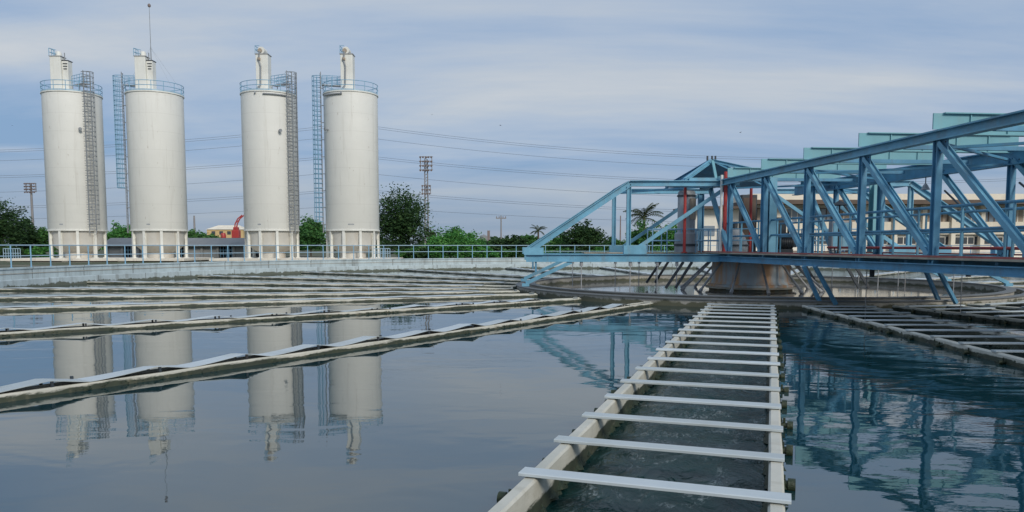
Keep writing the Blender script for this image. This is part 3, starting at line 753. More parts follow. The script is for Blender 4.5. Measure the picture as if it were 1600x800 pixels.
def make_silo(px, label, ladder_az, cage_z0, style):
    p = P(px, 403, YS); t = thing('silo', label, 'silo', (p.x, YS, ZS), 0, 'tall white chemical silos beyond the tank')
    z0, z1 = 5.0, 29.0
    MB().lathe([(RS - .05, z0), (RS, z0 + .06), (RS, z1 - .1), (RS - .12, z1), (0, z1 + .5)], 72).build('shell', M['silo'], t)
    MB().lathe([(RS - .3, z0 + .02), (RS - .4, z0 - .3), (RS * .87, z0 - 2.7), (RS * .6, z0 - 3.8), (.9, z0 - 4.3), (0, z0 - 4.3)], 56).build('hopper', M['hopper'], t)
    MB().lathe([(RS + .1, z0 - .18), (RS + .1, z0 + .05), (RS - .2, z0 + .05), (RS - .2, z0 - .18)], 64, close=True).build('ring_beam', M['white_metal'], t)
    MB().lathe([(RS + .08, z1 - .16), (RS + .14, z1 - .16), (RS + .14, z1 + .04), (RS - .1, z1 + .04)], 64).build('top_rim', M['white_metal'], t)
    nleg = 10
    for i in range(nleg):
        a = 2 * math.pi * (i + .27) / nleg; r = RS - .22
        q = V((r * math.cos(a), r * math.sin(a), 0))
        mb = MB().ibeam(q, q + V((0, 0, z0 - .18)), .45, .42, .06, up=V((math.cos(a), math.sin(a), 0)))
        mb.box(q + V((0, 0, .06)), (.75, .75, .12), a)
        mb.beam(q + V((0, 0, z0 - 1.7)), q * .82 + V((0, 0, z0 - .3)), .2, .2)
        mb.build('leg', M['white_metal'], t)
    MB().lathe([(2.3, 0), (2.3, 1.2), (2.2, 1.3)], 32).build('outlet_housing', M['hopper'], t)
    # roof railing
    for z in (1.75, .95):
        MB().path([(RS * 1.01 * math.cos(R(d)), RS * 1.01 * math.sin(R(d)), z1 + z) for d in range(0, 361, 8)], .06, 5).build('roof_rail', M['rail_blue'], t)
    MB().lathe([(RS * 1.005, z1 + .06), (RS * 1.005, z1 + .3), (RS * 1.0, z1 + .3), (RS * 1.0, z1 + .06)], 48, close=True).build('toe_board', M['rail_pale'], t)
    for d in range(0, 360, 24):
        x, y = RS * 1.01 * math.cos(R(d)), RS * 1.01 * math.sin(R(d))
        MB().tube((x, y, z1), (x, y, z1 + 1.75), .055, n=5).build('roof_rail_post', M['rail_blue'], t)
    # ladder
    mb = MB(); o, d, e = bend_ladder(mb, 0, 0, 4.5, z1 + 3.7, ladder_az, .62, .55, RS + .45)
    for z in range(6, 31, 3): mb.tube(o - d * .5 + V((0, 0, z)), o + V((0, 0, z)), .07, n=4)
    lad = mb.build('ladder', M['galv'], t)
    mb = MB(); cage(mb, o, d, e, cage_z0, z1 + 3.7, .95, .85); mb.build('ladder_cage', M['rail_blue'] if style == 'side' else M['galv'], lad)
    # landing at ladder head, bridging to filter tower
    lp = o - d * .6
    mb = MB()
    e2 = e; a0 = lp + V((0, 0, z1 + 1.5))
    mb.beam(a0 - d * 3.2, a0 + d * .35, 1.3, .12); land = mb.build('landing', M['strut'], t)
    mb = MB()
    for k in (-1, 1):
        for z in (.55, 1.1, 1.62): mb.tube(a0 + e2 * .65 * k - d * 3.2 + V((0, 0, z)), a0 + e2 * .65 * k + d * .35 + V((0, 0, z)), .05, n=4)
        for q in (-3.2, -2.3, -1.4, -.5, .35): mb.tube(a0 + e2 * .65 * k + d * q, a0 + e2 * .65 * k + d * q + V((0, 0, 1.62)), .05, n=4)
    mb.build('landing_rail', M['rail_blue'], land)
    mb = MB()
    for k in (-1, 1): mb.tube(a0 + e2 * .6 * k - d * 3.0 - V((0, 0, .05)), a0 + e2 * .6 * k - d * 3.0 - V((0, 0, 1.45)), .07, n=5)
    mb.build('landing_leg', M['strut'], land)
    return t, z1, o, d, e
def tower_wide(t, z1, tx, mast):
    # square dust filter tower with lower block to its right
    z1 += 1.3
    MB().box((tx, -1.2, z1 + 1.95), (1.9, 1.7, 6.3)).build('filter_tower', M['white_metal'], t, bevel=.08)
    MB().box((tx + 1.5, -.95, z1 + 1.55), (1.05, 1.4, 5.7)).build('filter_annex', M['white_metal'], t, bevel=.06)
    MB().box((tx, -1.2, z1 + 5.14), (2.1, 1.9, .1)).build('tower_cap', M['strut'], t)
    MB().lathe([(0, .9), (.4, .82), (.55, .4), (.55, 0), (0, 0)], 20, c=(tx + .35, -1.4, z1 + 5.19)).build('fan_cowl', M['white_metal'], t)
    mb = MB()
    for i in range(3): mb.box((tx + 1.55, -1.69, z1 + 3.9 - i * .45), (.8 - .1 * i, .1, .13))
    mb.box((tx + 1.5, -.95, z1 + 4.46), (1.2, 1.55, .12)).build('louvre', M['dark'], t)
    mb = MB()
    for k in (-.85, .0, .85):
        mb.tube((tx - 1.0, -1.2 + k, z1 + 5.19), (tx - 1.0, -1.2 + k, z1 + 6.5), .055, n=5)
    for z in (.65, 1.3):
        mb.tube((tx - 1.0, -2.05, z1 + 5.19 + z), (tx - 1.0, -.35, z1 + 5.19 + z), .05, n=5)
        mb.tube((tx - 1.0, -2.05, z1 + 5.19 + z), (tx + .3, -2.05, z1 + 5.19 + z - .35), .05, n=5)
    mb.tube((tx - .2, -2.05, z1 + 5.19), (tx - .2, -2.05, z1 + 6.3), .05, n=5).build('tower_rail', M['rail_blue'], t)
    MB().tube((tx + 1.2, -1.1, z1 + 4.5), (tx + 1.2, -1.1, z1 + 5.9), .09, n=6).build('vent_pipe', M['galv'], t)
def tower_slim(t, z1, tx, sgn):
    zb = z1; z1 += 1.3
    MB().box((tx, -1.2, z1 + 2.1), (2.15, 2.0, 6.6)).build('filter_tower', M['white_metal'], t, bevel=.08)
    MB().box((tx, -1.2, z1 + 5.46), (2.35, 2.2, .12)).build('tower_cap', M['strut'], t)
    MB().tube((tx - .1, -2.1, z1 + 6.1), (tx - .1, -.4, z1 + 6.1), .62, n=20).tube((tx - .1, -.9, z1 + 5.5), (tx - .1, -.9, z1 + 6.0), .3, n=10).build('fan_cowl', M['white_metal'], t)
    MB().tube((tx - .25, -2.3, z1 + 6.05), (tx - .25, -2.12, z1 + 6.05), .36, n=14).build('fan_motor', M['duct'], t)
    # conveying pipe down the face, then round the rim to the ladder side
    mb = MB().path([(tx - .3, -2.34, z1 + 5.9), (tx - .45, -2.36, z1 + 4.4), (tx - .15, -2.38, z1 + 3.3), (tx - .25, -2.38, zb + 1.4), (tx - .45, -4.5, zb + .12), (tx - .45, -4.95, zb - .6)], .14, 7)
    for i in range(8):
        a = -math.pi / 2 + sgn * R(6 + i * 6); b = -math.pi / 2 + sgn * R(12 + i * 6)
        mb.tube((RS * 1.04 * math.cos(a), RS * 1.04 * math.sin(a), zb - .6), (RS * 1.04 * math.cos(b), RS * 1.04 * math.sin(b), zb - .6), .14, n=7)
    mb.build('filling_pipe', M['galv'], t)
    MB().tube((tx - .4, -2.42, z1 + 4.35), (tx - .4, -2.42, z1 + 4.75), .28, n=10).build('valve', M['duct'], t)
    mb = MB()
    for k in (-1.0, .0, 1.0): mb.tube((tx - 1.1, -1.2 + k, z1 + 5.5), (tx - 1.1, -1.2 + k, z1 + 6.9), .055, n=5)
    for z in (.7, 1.35): mb.tube((tx - 1.1, -2.2, z1 + 5.5 + z), (tx - 1.1, -.2, z1 + 5.5 + z), .05, n=5).tube((tx - 1.1, -2.2, z1 + 5.5 + z), (tx - .35, -2.2, z1 + 5.5 + z), .05, n=5)
    mb.build('tower_rail', M['rail_blue'], t)

def nozzle(t, az, z):
    d = V((math.cos(az), math.sin(az), 0))
    MB().tube(d * RS + V((0, 0, z)), d * (RS + .7) + V((0, 0, z)), .16, n=8).tube(d * (RS + .55) + V((0, 0, z)), d * (RS + .75) + V((0, 0, z)), .3, n=8).build('nozzle', M['galv'], t)
s1, z1, *_ = make_silo(124, 'leftmost white silo, ladder and cage running down its front right', R(-34), 6.0, 'front'); tower_wide(s1, z1, -1.6, False); nozzle(s1, R(-50), 22.5)
s2, z1, *_ = make_silo(251, 'white silo second from the left, with the lightning mast and a side ladder', R(197), 12.5, 'side'); tower_wide(s2, z1, -1.5, True)
s3, z1, *_ = make_silo(426, 'white silo third from the left, slim roof tower, ladder on its front right', R(-30), 6.0, 'front'); tower_slim(s3, z1, -.4, 1); nozzle(s3, R(-53), 22.2)
s4, z1, *_ = make_silo(552, 'rightmost white silo beside the big dark tree, ladder on its left side', R(197), 6.5, 'side'); tower_slim(s4, z1, -.2, -1); nozzle(s4, R(-134), 22.5)
# lightning mast with guy wires (part of the second silo)
mz = P(242, 12, YS).z
MB().tube((-1.5 + 1.6, -1.1, z1 + 5.8), (-1.5 + 1.6, -1.1, mz - 7), .1, .08, 6).tube((.1, -1.1, mz - 7), (.1, -1.1, mz), .06, .04, 6).build('lightning_mast', M['galv'], s2)
MB().lathe([(0, .42), (.22, .25), (.28, 0), (.2, -.2), (0, -.3)], 12, c=(.1, -1.1, mz)).build('mast_head', M['flood_lamp'], s2)
mb = MB()
for a in (R(-30), R(35), R(200)):
    mb.tube((.1, -1.1, mz - 7.2), (RS * math.cos(a), RS * math.sin(a), z1 + 1.0), .011, n=4)
mb.build('guy_wire', M['galv'], s2)
for s_, t_ in ((s1, .0), (s2, .1), (s3, -.1), (s4, .15)):       # stencilled number plates above the hopper
    a = R(-93) + t_
    mb = MB()
    for k in range(3 if s_ is not s4 else 5):
        aa = a + (k - 1) * .045
        mb.box((RS * 1.003 * math.cos(aa), RS * 1.003 * math.sin(aa), 5.95), (.03, .16, .2 + .04 * (k % 2)), aa)
    mb.build('stencil_mark', M['grey'], s_)

# slabs under the silos
def slab(px0, px1, label):
    a, b = P(px0, 403, YS), P(px1, 403, YS); t = thing('silo_slab', label, 'slab', ((a.x + b.x) / 2, YS, -.6), 0, 'raised slabs carrying the silos')
    L = b.x - a.x
    MB().box((0, 0, .38), (L, 13.4, .44)).build('slab_top', M['slab'], t, bevel=.04)
    n = max(3, int(L / 7))
    for i in range(n):
        for y in (-6, 0, 6): MB().box((-L / 2 + 1.4 + (L - 2.8) * i / (n - 1), y, .08), (1.1, .9, .157)).build('plinth', M['slab'], t)
    mb = MB()
    x0 = L / 2 - 3.4 if px0 > 300 else -L / 2 + .4
    for i in range(8):
        mb.tube((x0 + i * .42, -6.3, .6), (x0 + i * .42, -6.3, 2.3), .06, n=5)
    for z in (2.3, 1.5): mb.tube((x0, -6.3, z), (x0 + 7 * .42, -6.3, z), .06, n=5)
    mb.build('gate_rail', M['rail_pale'], t)
    return t
slab(38, 312, 'long pale concrete slab under the two left silos')
slab(349, 622, 'pale concrete slab under the two right silos')

# ------------------------------------------------------------------ sheds and buildings behind
def shed():
    Y = 176.0; a, b = P(166, 385, Y), P(390, 385, Y); L = b.x - a.x
    t = thing('storage_shed', 'long low grey shed with dark openings behind the silos', 'shed', ((a.x + b.x) / 2, Y, -.6))
    zt = P(200, 383, Y).z + .6; zr = P(200, 371.5, Y).z + .6
    nb = 9; bw = L / nb
    for i in range(nb + 1): MB().box((-L / 2 + i * bw, 0, zt / 2), (.5, .5, zt)).build('wall_pier', M['wallgrey'], t)
    for i in (0, 2, 3, 5, 6, 8): MB().box((-L / 2 + (i + .5) * bw, .3, zt / 2), (bw - .52, .25, zt - .02)).build('wall_panel', M['wallgrey'], t)
    MB().box((0, 7, zt / 2), (L - .2, .3, zt - .05)).build('back_wall', M['dark'], t)
    for i in (1, 4, 7):
        m2 = MB()
        for q in range(5): m2.box((-L / 2 + i * bw + .5 + q * (bw - 1) / 4, .28, zt / 2), (.12, .12, zt - .1))
        for z in (.3, .62): m2.box((-L / 2 + (i + .5) * bw, .28, zt * z), (bw - .6, .1, .12))
        m2.build('grille', M['rail_blue'], t)
    MB().add([(-L / 2 - .8, -1.1, zt), (L / 2 + .8, -1.1, zt), (L / 2 + .8, 3.6, zr), (-L / 2 - .8, 3.6, zr), (-L / 2 - .8, 8.4, zt), (L / 2 + .8, 8.4, zt),
              (-L / 2 - .8, -1.1, zt - .25), (L / 2 + .8, -1.1, zt - .25), (L / 2 + .8, 8.4, zt - .25), (-L / 2 - .8, 8.4, zt - .25)],
             [(0, 1, 2, 3), (3, 2, 5, 4), (6, 7, 1, 0), (7, 8, 5, 2, 1), (9, 6, 0, 3, 4), (8, 9, 4, 5), (9, 8, 7, 6)]).build('roof', M['roofgrey'], t)
    return t
shed()
# yellow house and red crane seen between the second and third silo
Y = 300.0
p0 = P(358, 372, Y)
yh = thing('yellow_house', 'small yellow house with stepped gable beside the red crane', 'house', (p0.x, Y, -.6))
hz = P(358, 352, Y).z + .6
MB().box((0, 0, hz * .42), (14, 8, hz * .84)).build('wall', paint('yellow wall', (.62, .45, .22), .1, .8, .3), yh)
MB().box((-9, -.5, hz * .33), (9.5, 6, hz * .66)).build('annex', M['cream'], yh)
MB().add([(-7.4, -4.4, hz * .84), (7.4, -4.4, hz * .84), (7.4, 4.4, hz * .84), (-7.4, 4.4, hz * .84), (-4, 0, hz), (4, 0, hz)], [(0, 1, 5, 4), (1, 2, 5), (2, 3, 4, 5), (3, 0, 4), (3, 2, 1, 0)]).build('roof', M['cream'], yh)
for q in (-4.5, -1.5, 1.5, 4.5):
    MB().box((q, -4.03, hz * .72), (1.4, .1, 1.3)).build('window', M['glass'], yh)
p0 = P(370, 372, 250)
cr = thing('red_crane', 'small red crane with a curved boom on the shed skyline', 'crane', (p0.x, 250, -.6))
pt = [P(368, 372, 250), P(368, 361, 250), P(369, 350, 250), P(373, 342, 250), P(380, 336, 250)]
off = V((p0.x, 250, -.6))
MB().box((0, 0, (P(370, 372, 250).z + .6) / 2), (1.5, 1.5, P(370, 372, 250).z + .6)).build('pedestal', M['red'], cr)
mb = MB()
for a, b in zip(pt[1:], pt[2:]):
    for k in (-.35, .35): mb.beam(a - off + V((k, 0, 0)), b - off + V((k, 0, 0)), .3, .3)
    mb.beam(a - off + V((-.35, 0, 0)), b - off + V((.35, 0, 0)), .15, .15)
mb.build('boom', M['red'], cr)
MB().box(P(369, 366, 250) - off, (2.3, 2.2, 2.5)).box(P(369, 359, 250) - off, (1.5, 1.6, 1.7)).build('cab', M['red'], cr, bevel=.15)
p0 = P(349, 371, 250)
dr = thing('red_hopper', 'short red hopper left of the red crane', 'hopper', (p0.x, 250, -.6))
hz = P(349, 364, 250).z + .6
MB().lathe([(0, 0), (.6, 0), (.6, hz * .6), (.85, hz * .75), (.85, hz * .92), (.6, hz), (0, hz)], 16).build('hopper_body', M['red'], dr)

# cream building on the right
def right_building():
    Y = 92.0
    xl, xr = P(1092, 390, Y).x, P(1860, 390, Y).x
    t = thing('cream_building', 'long two storey cream building behind the blue bridge', 'building', (xl, Y, -.6))
    G = .6; zt = P(1300, 303, Y).z + G; L = xr - xl
    z_par = zt - .75; z_eave = zt - 1.25; z_f1 = zt * .50
    xs = 6.2                                   # set-back left wing
    MB().box((xs + (L - xs) / 2, 6, z_eave / 2), (L - xs - .02, 9, z_eave)).build('wall', M['cream_white'], t)
    MB().box((xs / 2, 5, z_eave * .47), (xs, 6, z_eave * .94)).build('side_wing', M['cream_white'], t)
    MB().box((xs + (L - xs) / 2, 5.4, zt - .37), (L - xs + .6, 11.4, .74)).build('parapet', M['cream'], t)
    MB().box((xs + (L - xs) / 2, 5.0, zt - 1.0), (L - xs + 1.2, 12.4, .5)).build('eave', M['brown'], t)
    MB().box((xs / 2 - .6, 4.6, z_eave * .94 + .16), (xs + 1.6, 8, .3)).build('eave', M['brown'], t)
    MB().box((xs + (L - xs) / 2, 1.2, z_f1 + .45), (L - xs, .5, 1.5)).build('balcony_front', M['cream'], t)
    nb = 15; bw = (L - xs) / nb
    for i in range(nb + 1):
        x = xs + i * bw
        MB().box((x, .9, z_eave / 2), (.5, .5, z_eave - .02)).build('column', M['cream'], t)
    for i in range(nb):
        x = xs + (i + .5) * bw
        f = MB()
        f = f.box((x, 1.45, z_f1 + 1.9), (bw * .86, .1, 1.9)).build('window', M['glass_pale'] if i % 3 else M['duct'], t)
        m2 = MB()
        for q in range(5): m2.box((x - bw * .4 + q * bw * .2, 1.38, z_f1 + 1.9), (.1, .08, 1.9))
        for z in (-.93, .93): m2.box((x, 1.385, z_f1 + 1.9 + z), (bw * .84, .075, .09))
        m2.build('window_frame', M['cream_white'] if i % 2 else M['brown'], f)
        f = MB().box((x, 1.44, z_f1 - 1.05), (bw * .88, .12, .95)).build('window', M['glass'], t)
        m2 = MB()
        for q in range(4): m2.box((x - bw * .33 + q * bw * .22, 1.37, z_f1 - 1.05), (.09, .06, .95))
        for z in (-.45, .45): m2.box((x, 1.375, z_f1 - 1.05 + z), (bw * .7, .055, .08))
        m2.build('window_frame', M['cream_white'], f)
    # left wing windows and a freestanding cream pillar look
    for x in (1.6, 4.2):
        MB().box((x, 1.96, z_eave * .6), (1.5, .1, 1.2)).build('window', M['glass_pale'], t)
    MB().box((3.6, 1.4, z_eave * .5), (.7, .7, z_eave)).build('column', M['cream'], t)
    MB().box((L / 2 + 3, .3, .45), (L - 6, .4, .9)).build('plinth', M['cream_white'], t)
    MB().tube((xs, .05, 1.35), (L, .05, 1.35), .09, n=6).build('fire_pipe', M['red'], t)
right_building()

# ------------------------------------------------------------------ floodlight masts, poles, cables
def flood(px, ytop, ybot, Y, label, two):
    p = P(px, ybot, Y); t = thing('floodlight_mast', label, 'floodlight', (p.x, Y, -.6), 0, 'stadium floodlight masts')
    top = P(px, ytop, Y).z + .6; sc_ = Y / 1200
    rb = 2.6 * sc_
    if two:
        for k in (-1, 1): MB().tube((k * rb, 0, 0), (k * rb * .8, 0, top - 6 * sc_), rb * .45, rb * .32, 10).build('pole', M['floodlight'], t)
        m2 = MB()
        for i in range(30): m2.tube((-rb, 0, top * i / 30), (rb, 0, top * (i + .5) / 30), .12, n=4)
        m2.build('lattice', M['floodlight'], t)
    else:
        MB().tube((0, 0, 0), (0, 0, top - 3 * sc_), rb * .9, rb * .55, 12).build('pole', M['floodlight'], t)
    def head(zc, nx, nz, w_, h_):
        m2 = MB()
        for j in range(nz): m2.box((0, -.3, zc - h_ / 2 + h_ * j / (nz - 1)), (w_, .3, .25))
        for k in (-.42, 0, .42): m2.box((k * w_, 0, zc), (.25, .3, h_))
        hf = m2.build('head_frame', M['floodlight'], t)
        for j in range(nz):
            for i in range(nx):
                q = V((-w_ / 2 + w_ * (i + .5) / nx, -.6, zc - h_ / 2 + h_ * j / (nz - 1)))
                r = min(w_ / nx, h_ / (nz - 1)) * .36
                MB().tube(q, q + V((0, -.7, -.3)), r * .6, r, 10).build('lamp', M['flood_lamp'], hf)
    if two:
        head(top - 12 * sc_, 5, 4, 21 * sc_, 20 * sc_); head(P(px, 296, Y).z + .6, 4, 3, 15 * sc_, 12 * sc_)
    else:
        head(top - 8 * sc_, 5, 4, 18 * sc_, 13 * sc_)
flood(667, 243, 392, 290, 'tall twin-pole floodlight mast right of the big dark tree', True)
flood(53, 285, 386, 330, 'single-pole floodlight mast left of the leftmost silo', False)
def pole(px, yt, Y, label, mat=None, arm=False, r=.22):
    p = P(px, 390, Y); t = thing('utility_pole', label, 'pole', (p.x, Y, -.6)); h = P(px, yt, Y).z + .6
    MB().tube((0, 0, 0), (0, 0, h), r * 1.3, r * .8, 8).build('shaft', mat or M['floodlight'], t)
    if arm:
        MB().box((0, 0, h - .8), (3.2, .25, .3)).build('cross_arm', M['floodlight'], t)
        for k in (-1.4, -.6, .6, 1.4): MB().tube((k, 0, h - .65), (k, 0, h - .2), .12, n=6).build('insulator', M['flood_lamp'], t)
    return t
pole(783, 337, 240, 'thin grey utility pole in the gap right of the bright bushes', arm=True)
pole(969, 337, 240, 'thin reddish pole seen between the posts of the left bridge arm', M['flood_lamp'], r=.2)
pole(305, 337, 250, 'grey pole just right of the second silo', r=.35)
ch = thing('water_tower', 'small dark water tower on the horizon beyond the bushes', 'tower', (P(756, 380, 420).x, 420, -.6))
h = P(756, 366, 420).z + .6
MB().lathe([(0, h), (2.2, h - 1.2), (2.4, h - 3.6), (.8, h - 5), (.7, 0)], 16).build('tank', M['roofgrey'], ch)
MB().box((2.6, 0, h * .5 + 1), (1.4, 1.4, h + 2)).build('stair_shaft', M['flood_lamp'], ch)

pyl = thing('pylon', 'steel power pylon standing behind the rightmost silo, carrying the cables', 'pylon', (P(551, 390, 300).x, 300, -.6))
YC = 300.0
lv = [(190, 246), (213, 266), (239, 284), (269, 312), (293, 331), (322, 350)]
pt_ = P(551, 178, YC).z + .6
for kx in (-1, 1):
    for ky in (-1, 1):
        MB().tube((kx * 3, ky * 3, 0), (kx * .7, ky * .7, pt_), .22, .14, 5).build('leg', M['galv'], pyl)
mb = MB()
for i in range(14):
    for ky in (-1, 1):
        a, b = i / 14, (i + 1) / 14; wa, wb = 3 - 2.3 * a, 3 - 2.3 * b
        mb.tube((-wa, ky * wa, pt_ * a), (wb, ky * wb, pt_ * b), .08, n=4).tube((wa, ky * wa, pt_ * a), (-wb, ky * wb, pt_ * b), .08, n=4)
mb.build('lattice', M['galv'], pyl)
for j, (ya, yb) in enumerate(lv):
    za = P(551, ya, YC).z + .6
    MB().beam((0, -4.5, za), (0, 4.5, za), .3, .35).build('cross_arm', M['galv'], pyl)
names = ['topmost', 'second highest', 'third highest', 'fourth highest', 'fifth highest', 'lowest']
for j, (ya, yb) in enumerate(lv):
    pa = P(551, ya, YC)
    for side in (1, -1):
        pts = []; x0 = 551
        ybb = yb if side > 0 else ya + (yb - ya) * .82
        for i in range(41):
            f_ = i / 40
            px = x0 + side * 1500 * f_
            y = ybb - (ybb - ya) * ((1 - 2 * f_) ** 2)
            q = P(px, y, YC); q.x = (px - 800) / F * YC
            pts.append(q - V((pa.x, YC, pa.z)))
        off = (-3.5 if j % 2 else 3.5)
        mb = MB().path([p + V((0, off, 0)) for p in pts], .06, 5)
        if j in (0, 2, 4): mb.path([p + V((0, off + .2, -.75)) for p in pts], .06, 5)
        o = mb.build('power_cable', M['cable'], None, (pa.x, YC, pa.z))
        tag(o, '%s of the sagging power cables %s' % (names[j], 'right of the silos' if side > 0 else 'passing behind the silos to the left'), 'cable', 'power cables across the sky')

# ------------------------------------------------------------------ vegetation
def foliage_mesh(seed, w_, h_, leaf, n_cl, per, squash=1.0, ragged=.32):
    r = random.Random(seed); mb = MB(); cl = []
    for i in range(n_cl):
        while True:
            x, y, z = r.uniform(-1, 1), r.uniform(-1, 1), r.uniform(-1, 1); d = math.sqrt(x * x + y * y + z * z)
            if d < 1 and d > .15: break
        k = 1 + r.uniform(-ragged, ragged)
        cl.append((V((x * w_ / 2 * k, y * w_ / 2 * k * .85, h_ / 2 + z * h_ / 2 * k)), r.uniform(.10, .22) * min(w_, h_)))
    for c, cr_ in cl:
        for i in range(per):
            q = V((r.gauss(0, .55), r.gauss(0, .55), r.gauss(0, .42))) * cr_
            p = c + q; s_ = leaf * r.uniform(.55, 1.25)
            if p.z < 0: p.z = r.uniform(0, .3)
            a = V((r.uniform(-1, 1), r.uniform(-1, 1), r.uniform(-.5, .5))).normalized()
            b = a.cross(V((r.uniform(-1, 1), r.uniform(-1, 1), r.uniform(-.2, 1)))).normalized()
            mb.add([p - a * s_, p - b * s_ * .45, p + a * s_, p + b * s_ * .45], [(0, 1, 2, 3)])
    return mb, cl
def tree(px, ytop, ybot, wpx, Y, label, mat, seed, cat='tree', name='tree', group='trees beyond the tank', dens=1.0, crown=.78):
    p = P(px, ybot, Y); zt = P(px, ytop, Y).z + .6; s_ = Y / 1200; wm = wpx * s_
    t = thing(name, label, cat, (p.x, Y, -.6), 0, group)
    hc = zt * crown
    leaf = max(.3, 2.3 * s_)
    ncl = int(46 * dens * (1 + wm / 14)); per = 60
    mb, cl = foliage_mesh(seed, wm * .92, hc, leaf, ncl, per)
    mb.build('crown', M[mat], t, (0, 0, zt - hc))
    tr = MB(); base_h = zt - hc * .75; r0 = max(.12, zt * .022)
    tr.tube((0, 0, 0), (0, 0, base_h), r0, r0 * .7, 8)
    rr_ = random.Random(seed + 9)
    for c, _ in cl[::max(1, len(cl) // 14)]:
        tr.tube((0, 0, base_h * rr_.uniform(.75, 1)), c + V((0, 0, zt - hc)), r0 * .5, r0 * .12, 5)
    tr.build('trunk', M['bark'], t)
    return t
tree(6, 322, 392, 62, 170, 'dark tree at the far left edge, taller than its neighbours', 'leaf_dark', 1, dens=1.5)
tree(-62, 330, 392, 80, 175, 'dark tree just outside the left edge, beside the far left dark tree', 'leaf_dark', 2)
tree(38, 345, 392, 42, 178, 'dark bushy tree under the left floodlight mast', 'leaf_dark', 3)
tree(66, 356, 392, 34, 182, 'mid green tree between the left floodlight and the leftmost silo', 'leaf_mid', 4)
tree(188, 352, 385, 46, 215, 'bright bushy tree between the two left silos', 'leaf_bright', 5)
tree(218, 362, 386, 40, 218, 'bright tree partly behind the second silo', 'leaf_bright', 51)
tree(305, 361, 384, 44, 220, 'green tree just right of the second silo', 'leaf_mid', 6)
tree(334, 366, 384, 30, 235, 'low green tree left of the red hopper', 'leaf_mid', 61)
tree(486, 345, 400, 54, 200, 'green tree between the two right silos', 'leaf_mid', 7, dens=1.3)
tree(466, 356, 400, 34, 205, 'smaller green tree just right of the third silo', 'leaf_bright', 71)
tree(627, 304, 402, 84, 165, 'big dark round tree right of the rightmost silo', 'leaf_dark', 8, dens=2.6, crown=.92)
tree(675, 350, 398, 26, 190, 'thin pale tree at the foot of the tall floodlight mast', 'leaf_palm', 9, dens=.35)
tree(705, 360, 404, 62, 150, 'bright green bush right of the tall floodlight mast', 'leaf_bright', 10, 'bush', 'bush', dens=1.4, crown=.95)
tree(738, 366, 404, 52, 156, 'bright green bush, right one of the bright pair', 'leaf_bright', 11, 'bush', 'bush', crown=.95)
tree(683, 372, 404, 40, 146, 'bright low bush in front of the tall floodlight mast', 'leaf_bright', 12, 'bush', 'bush', crown=.95)
tree(800, 370, 396, 50, 240, 'dark low tree beside the thin utility pole', 'leaf_dark', 13)
tree(826, 368, 396, 40, 250, 'dark low tree under the small distant palm', 'leaf_mid', 14)
tree(770, 376, 398, 44, 230, 'dark scrub left of the thin utility pole', 'leaf_dark', 15, 'bush', 'bush')
tree(914, 350, 400, 64, 175, 'round dark green tree under the sloping left arm of the bridge', 'leaf_dark', 16, dens=1.5, crown=.9)
tree(876, 366, 398, 40, 185, 'small green tree left of the round dark green one', 'leaf_mid', 17)
tree(955, 372, 398, 34, 190, 'low green tree right of the round dark green one', 'leaf_mid', 18)
tree(1010, 352, 404, 64, 140, 'green tree below the leaning palm', 'leaf_mid', 19, dens=1.3, crown=.92)
tree(1048, 356, 404, 48, 138, 'bright tree right of the leaning palm', 'leaf_bright', 20, crown=.9)
for i, (px, Y, yt) in enumerate([(-30, 160, 388), (20, 158, 386), (60, 160, 388), (640, 150, 388), (660, 146, 390), (760, 150, 388), (790, 152, 389), (820, 152, 388), (850, 150, 389), (880, 150, 389), (910, 150, 388), (940, 150, 389), (970, 148, 389), (1000, 136, 388), (1035, 130, 388)]):
    tree(px, yt, 406, 46, Y, 'low clipped shrub in the row of hedge plants behind the railing', ['leaf_mid', 'leaf_dark', 'leaf_bright'][i % 3], 100 + i, 'shrub', 'shrub', 'low shrubs behind the railing', dens=.8, crown=.97)
def palm(px, ytop, Y, label, rpx, seed):
    p = P(px, 390, Y); s_ = Y / 1200; h = P(px, ytop, Y).z + .6
    t = thing('palm_tree', label, 'palm', (p.x, Y, -.6)); r = random.Random(seed); rl_ = rpx * s_; hub = V((0, 0, h - rl_ * .55))
    MB().path([(0, 0, 0), (hub.x * .3, 0, hub.z * .5), tuple(hub)], .26, 8).build('trunk', M['bark'], t)
    mb = MB()
    for i in range(17):
        a = i * 2.4 + r.uniform(-.3, .3); el = r.uniform(.05, 1.25); L = rl_ * r.uniform(.85, 1.2); prev = hub
        d = V((math.cos(a) * math.cos(el), math.sin(a) * math.cos(el), math.sin(el))); n = 12
        for k in range(n):
            nx = prev + d * (L / n); side = d.cross(V((0, 0, 1))).normalized(); lw = L * .24 * math.sin(math.pi * (k + .8) / (n + 1.2))
            for sg in (-1, 1):
                tip = prev + side * sg * lw + d * lw * .7 - V((0, 0, lw * .55))
                mb.add([prev, prev + d * (L / n * .75), tip], [(0, 1, 2)])
            mb.beam(prev, nx, .09, .07); prev = nx; d = (d - V((0, 0, .13))).normalized()
    mb.build('crown', M['leaf_palm'], t)
palm(1006, 322, 150, 'tall palm behind the left arm of the bridge', 34, 3)
palm(841, 353, 230, 'small distant palm left of the sloping bridge arm', 15, 5)
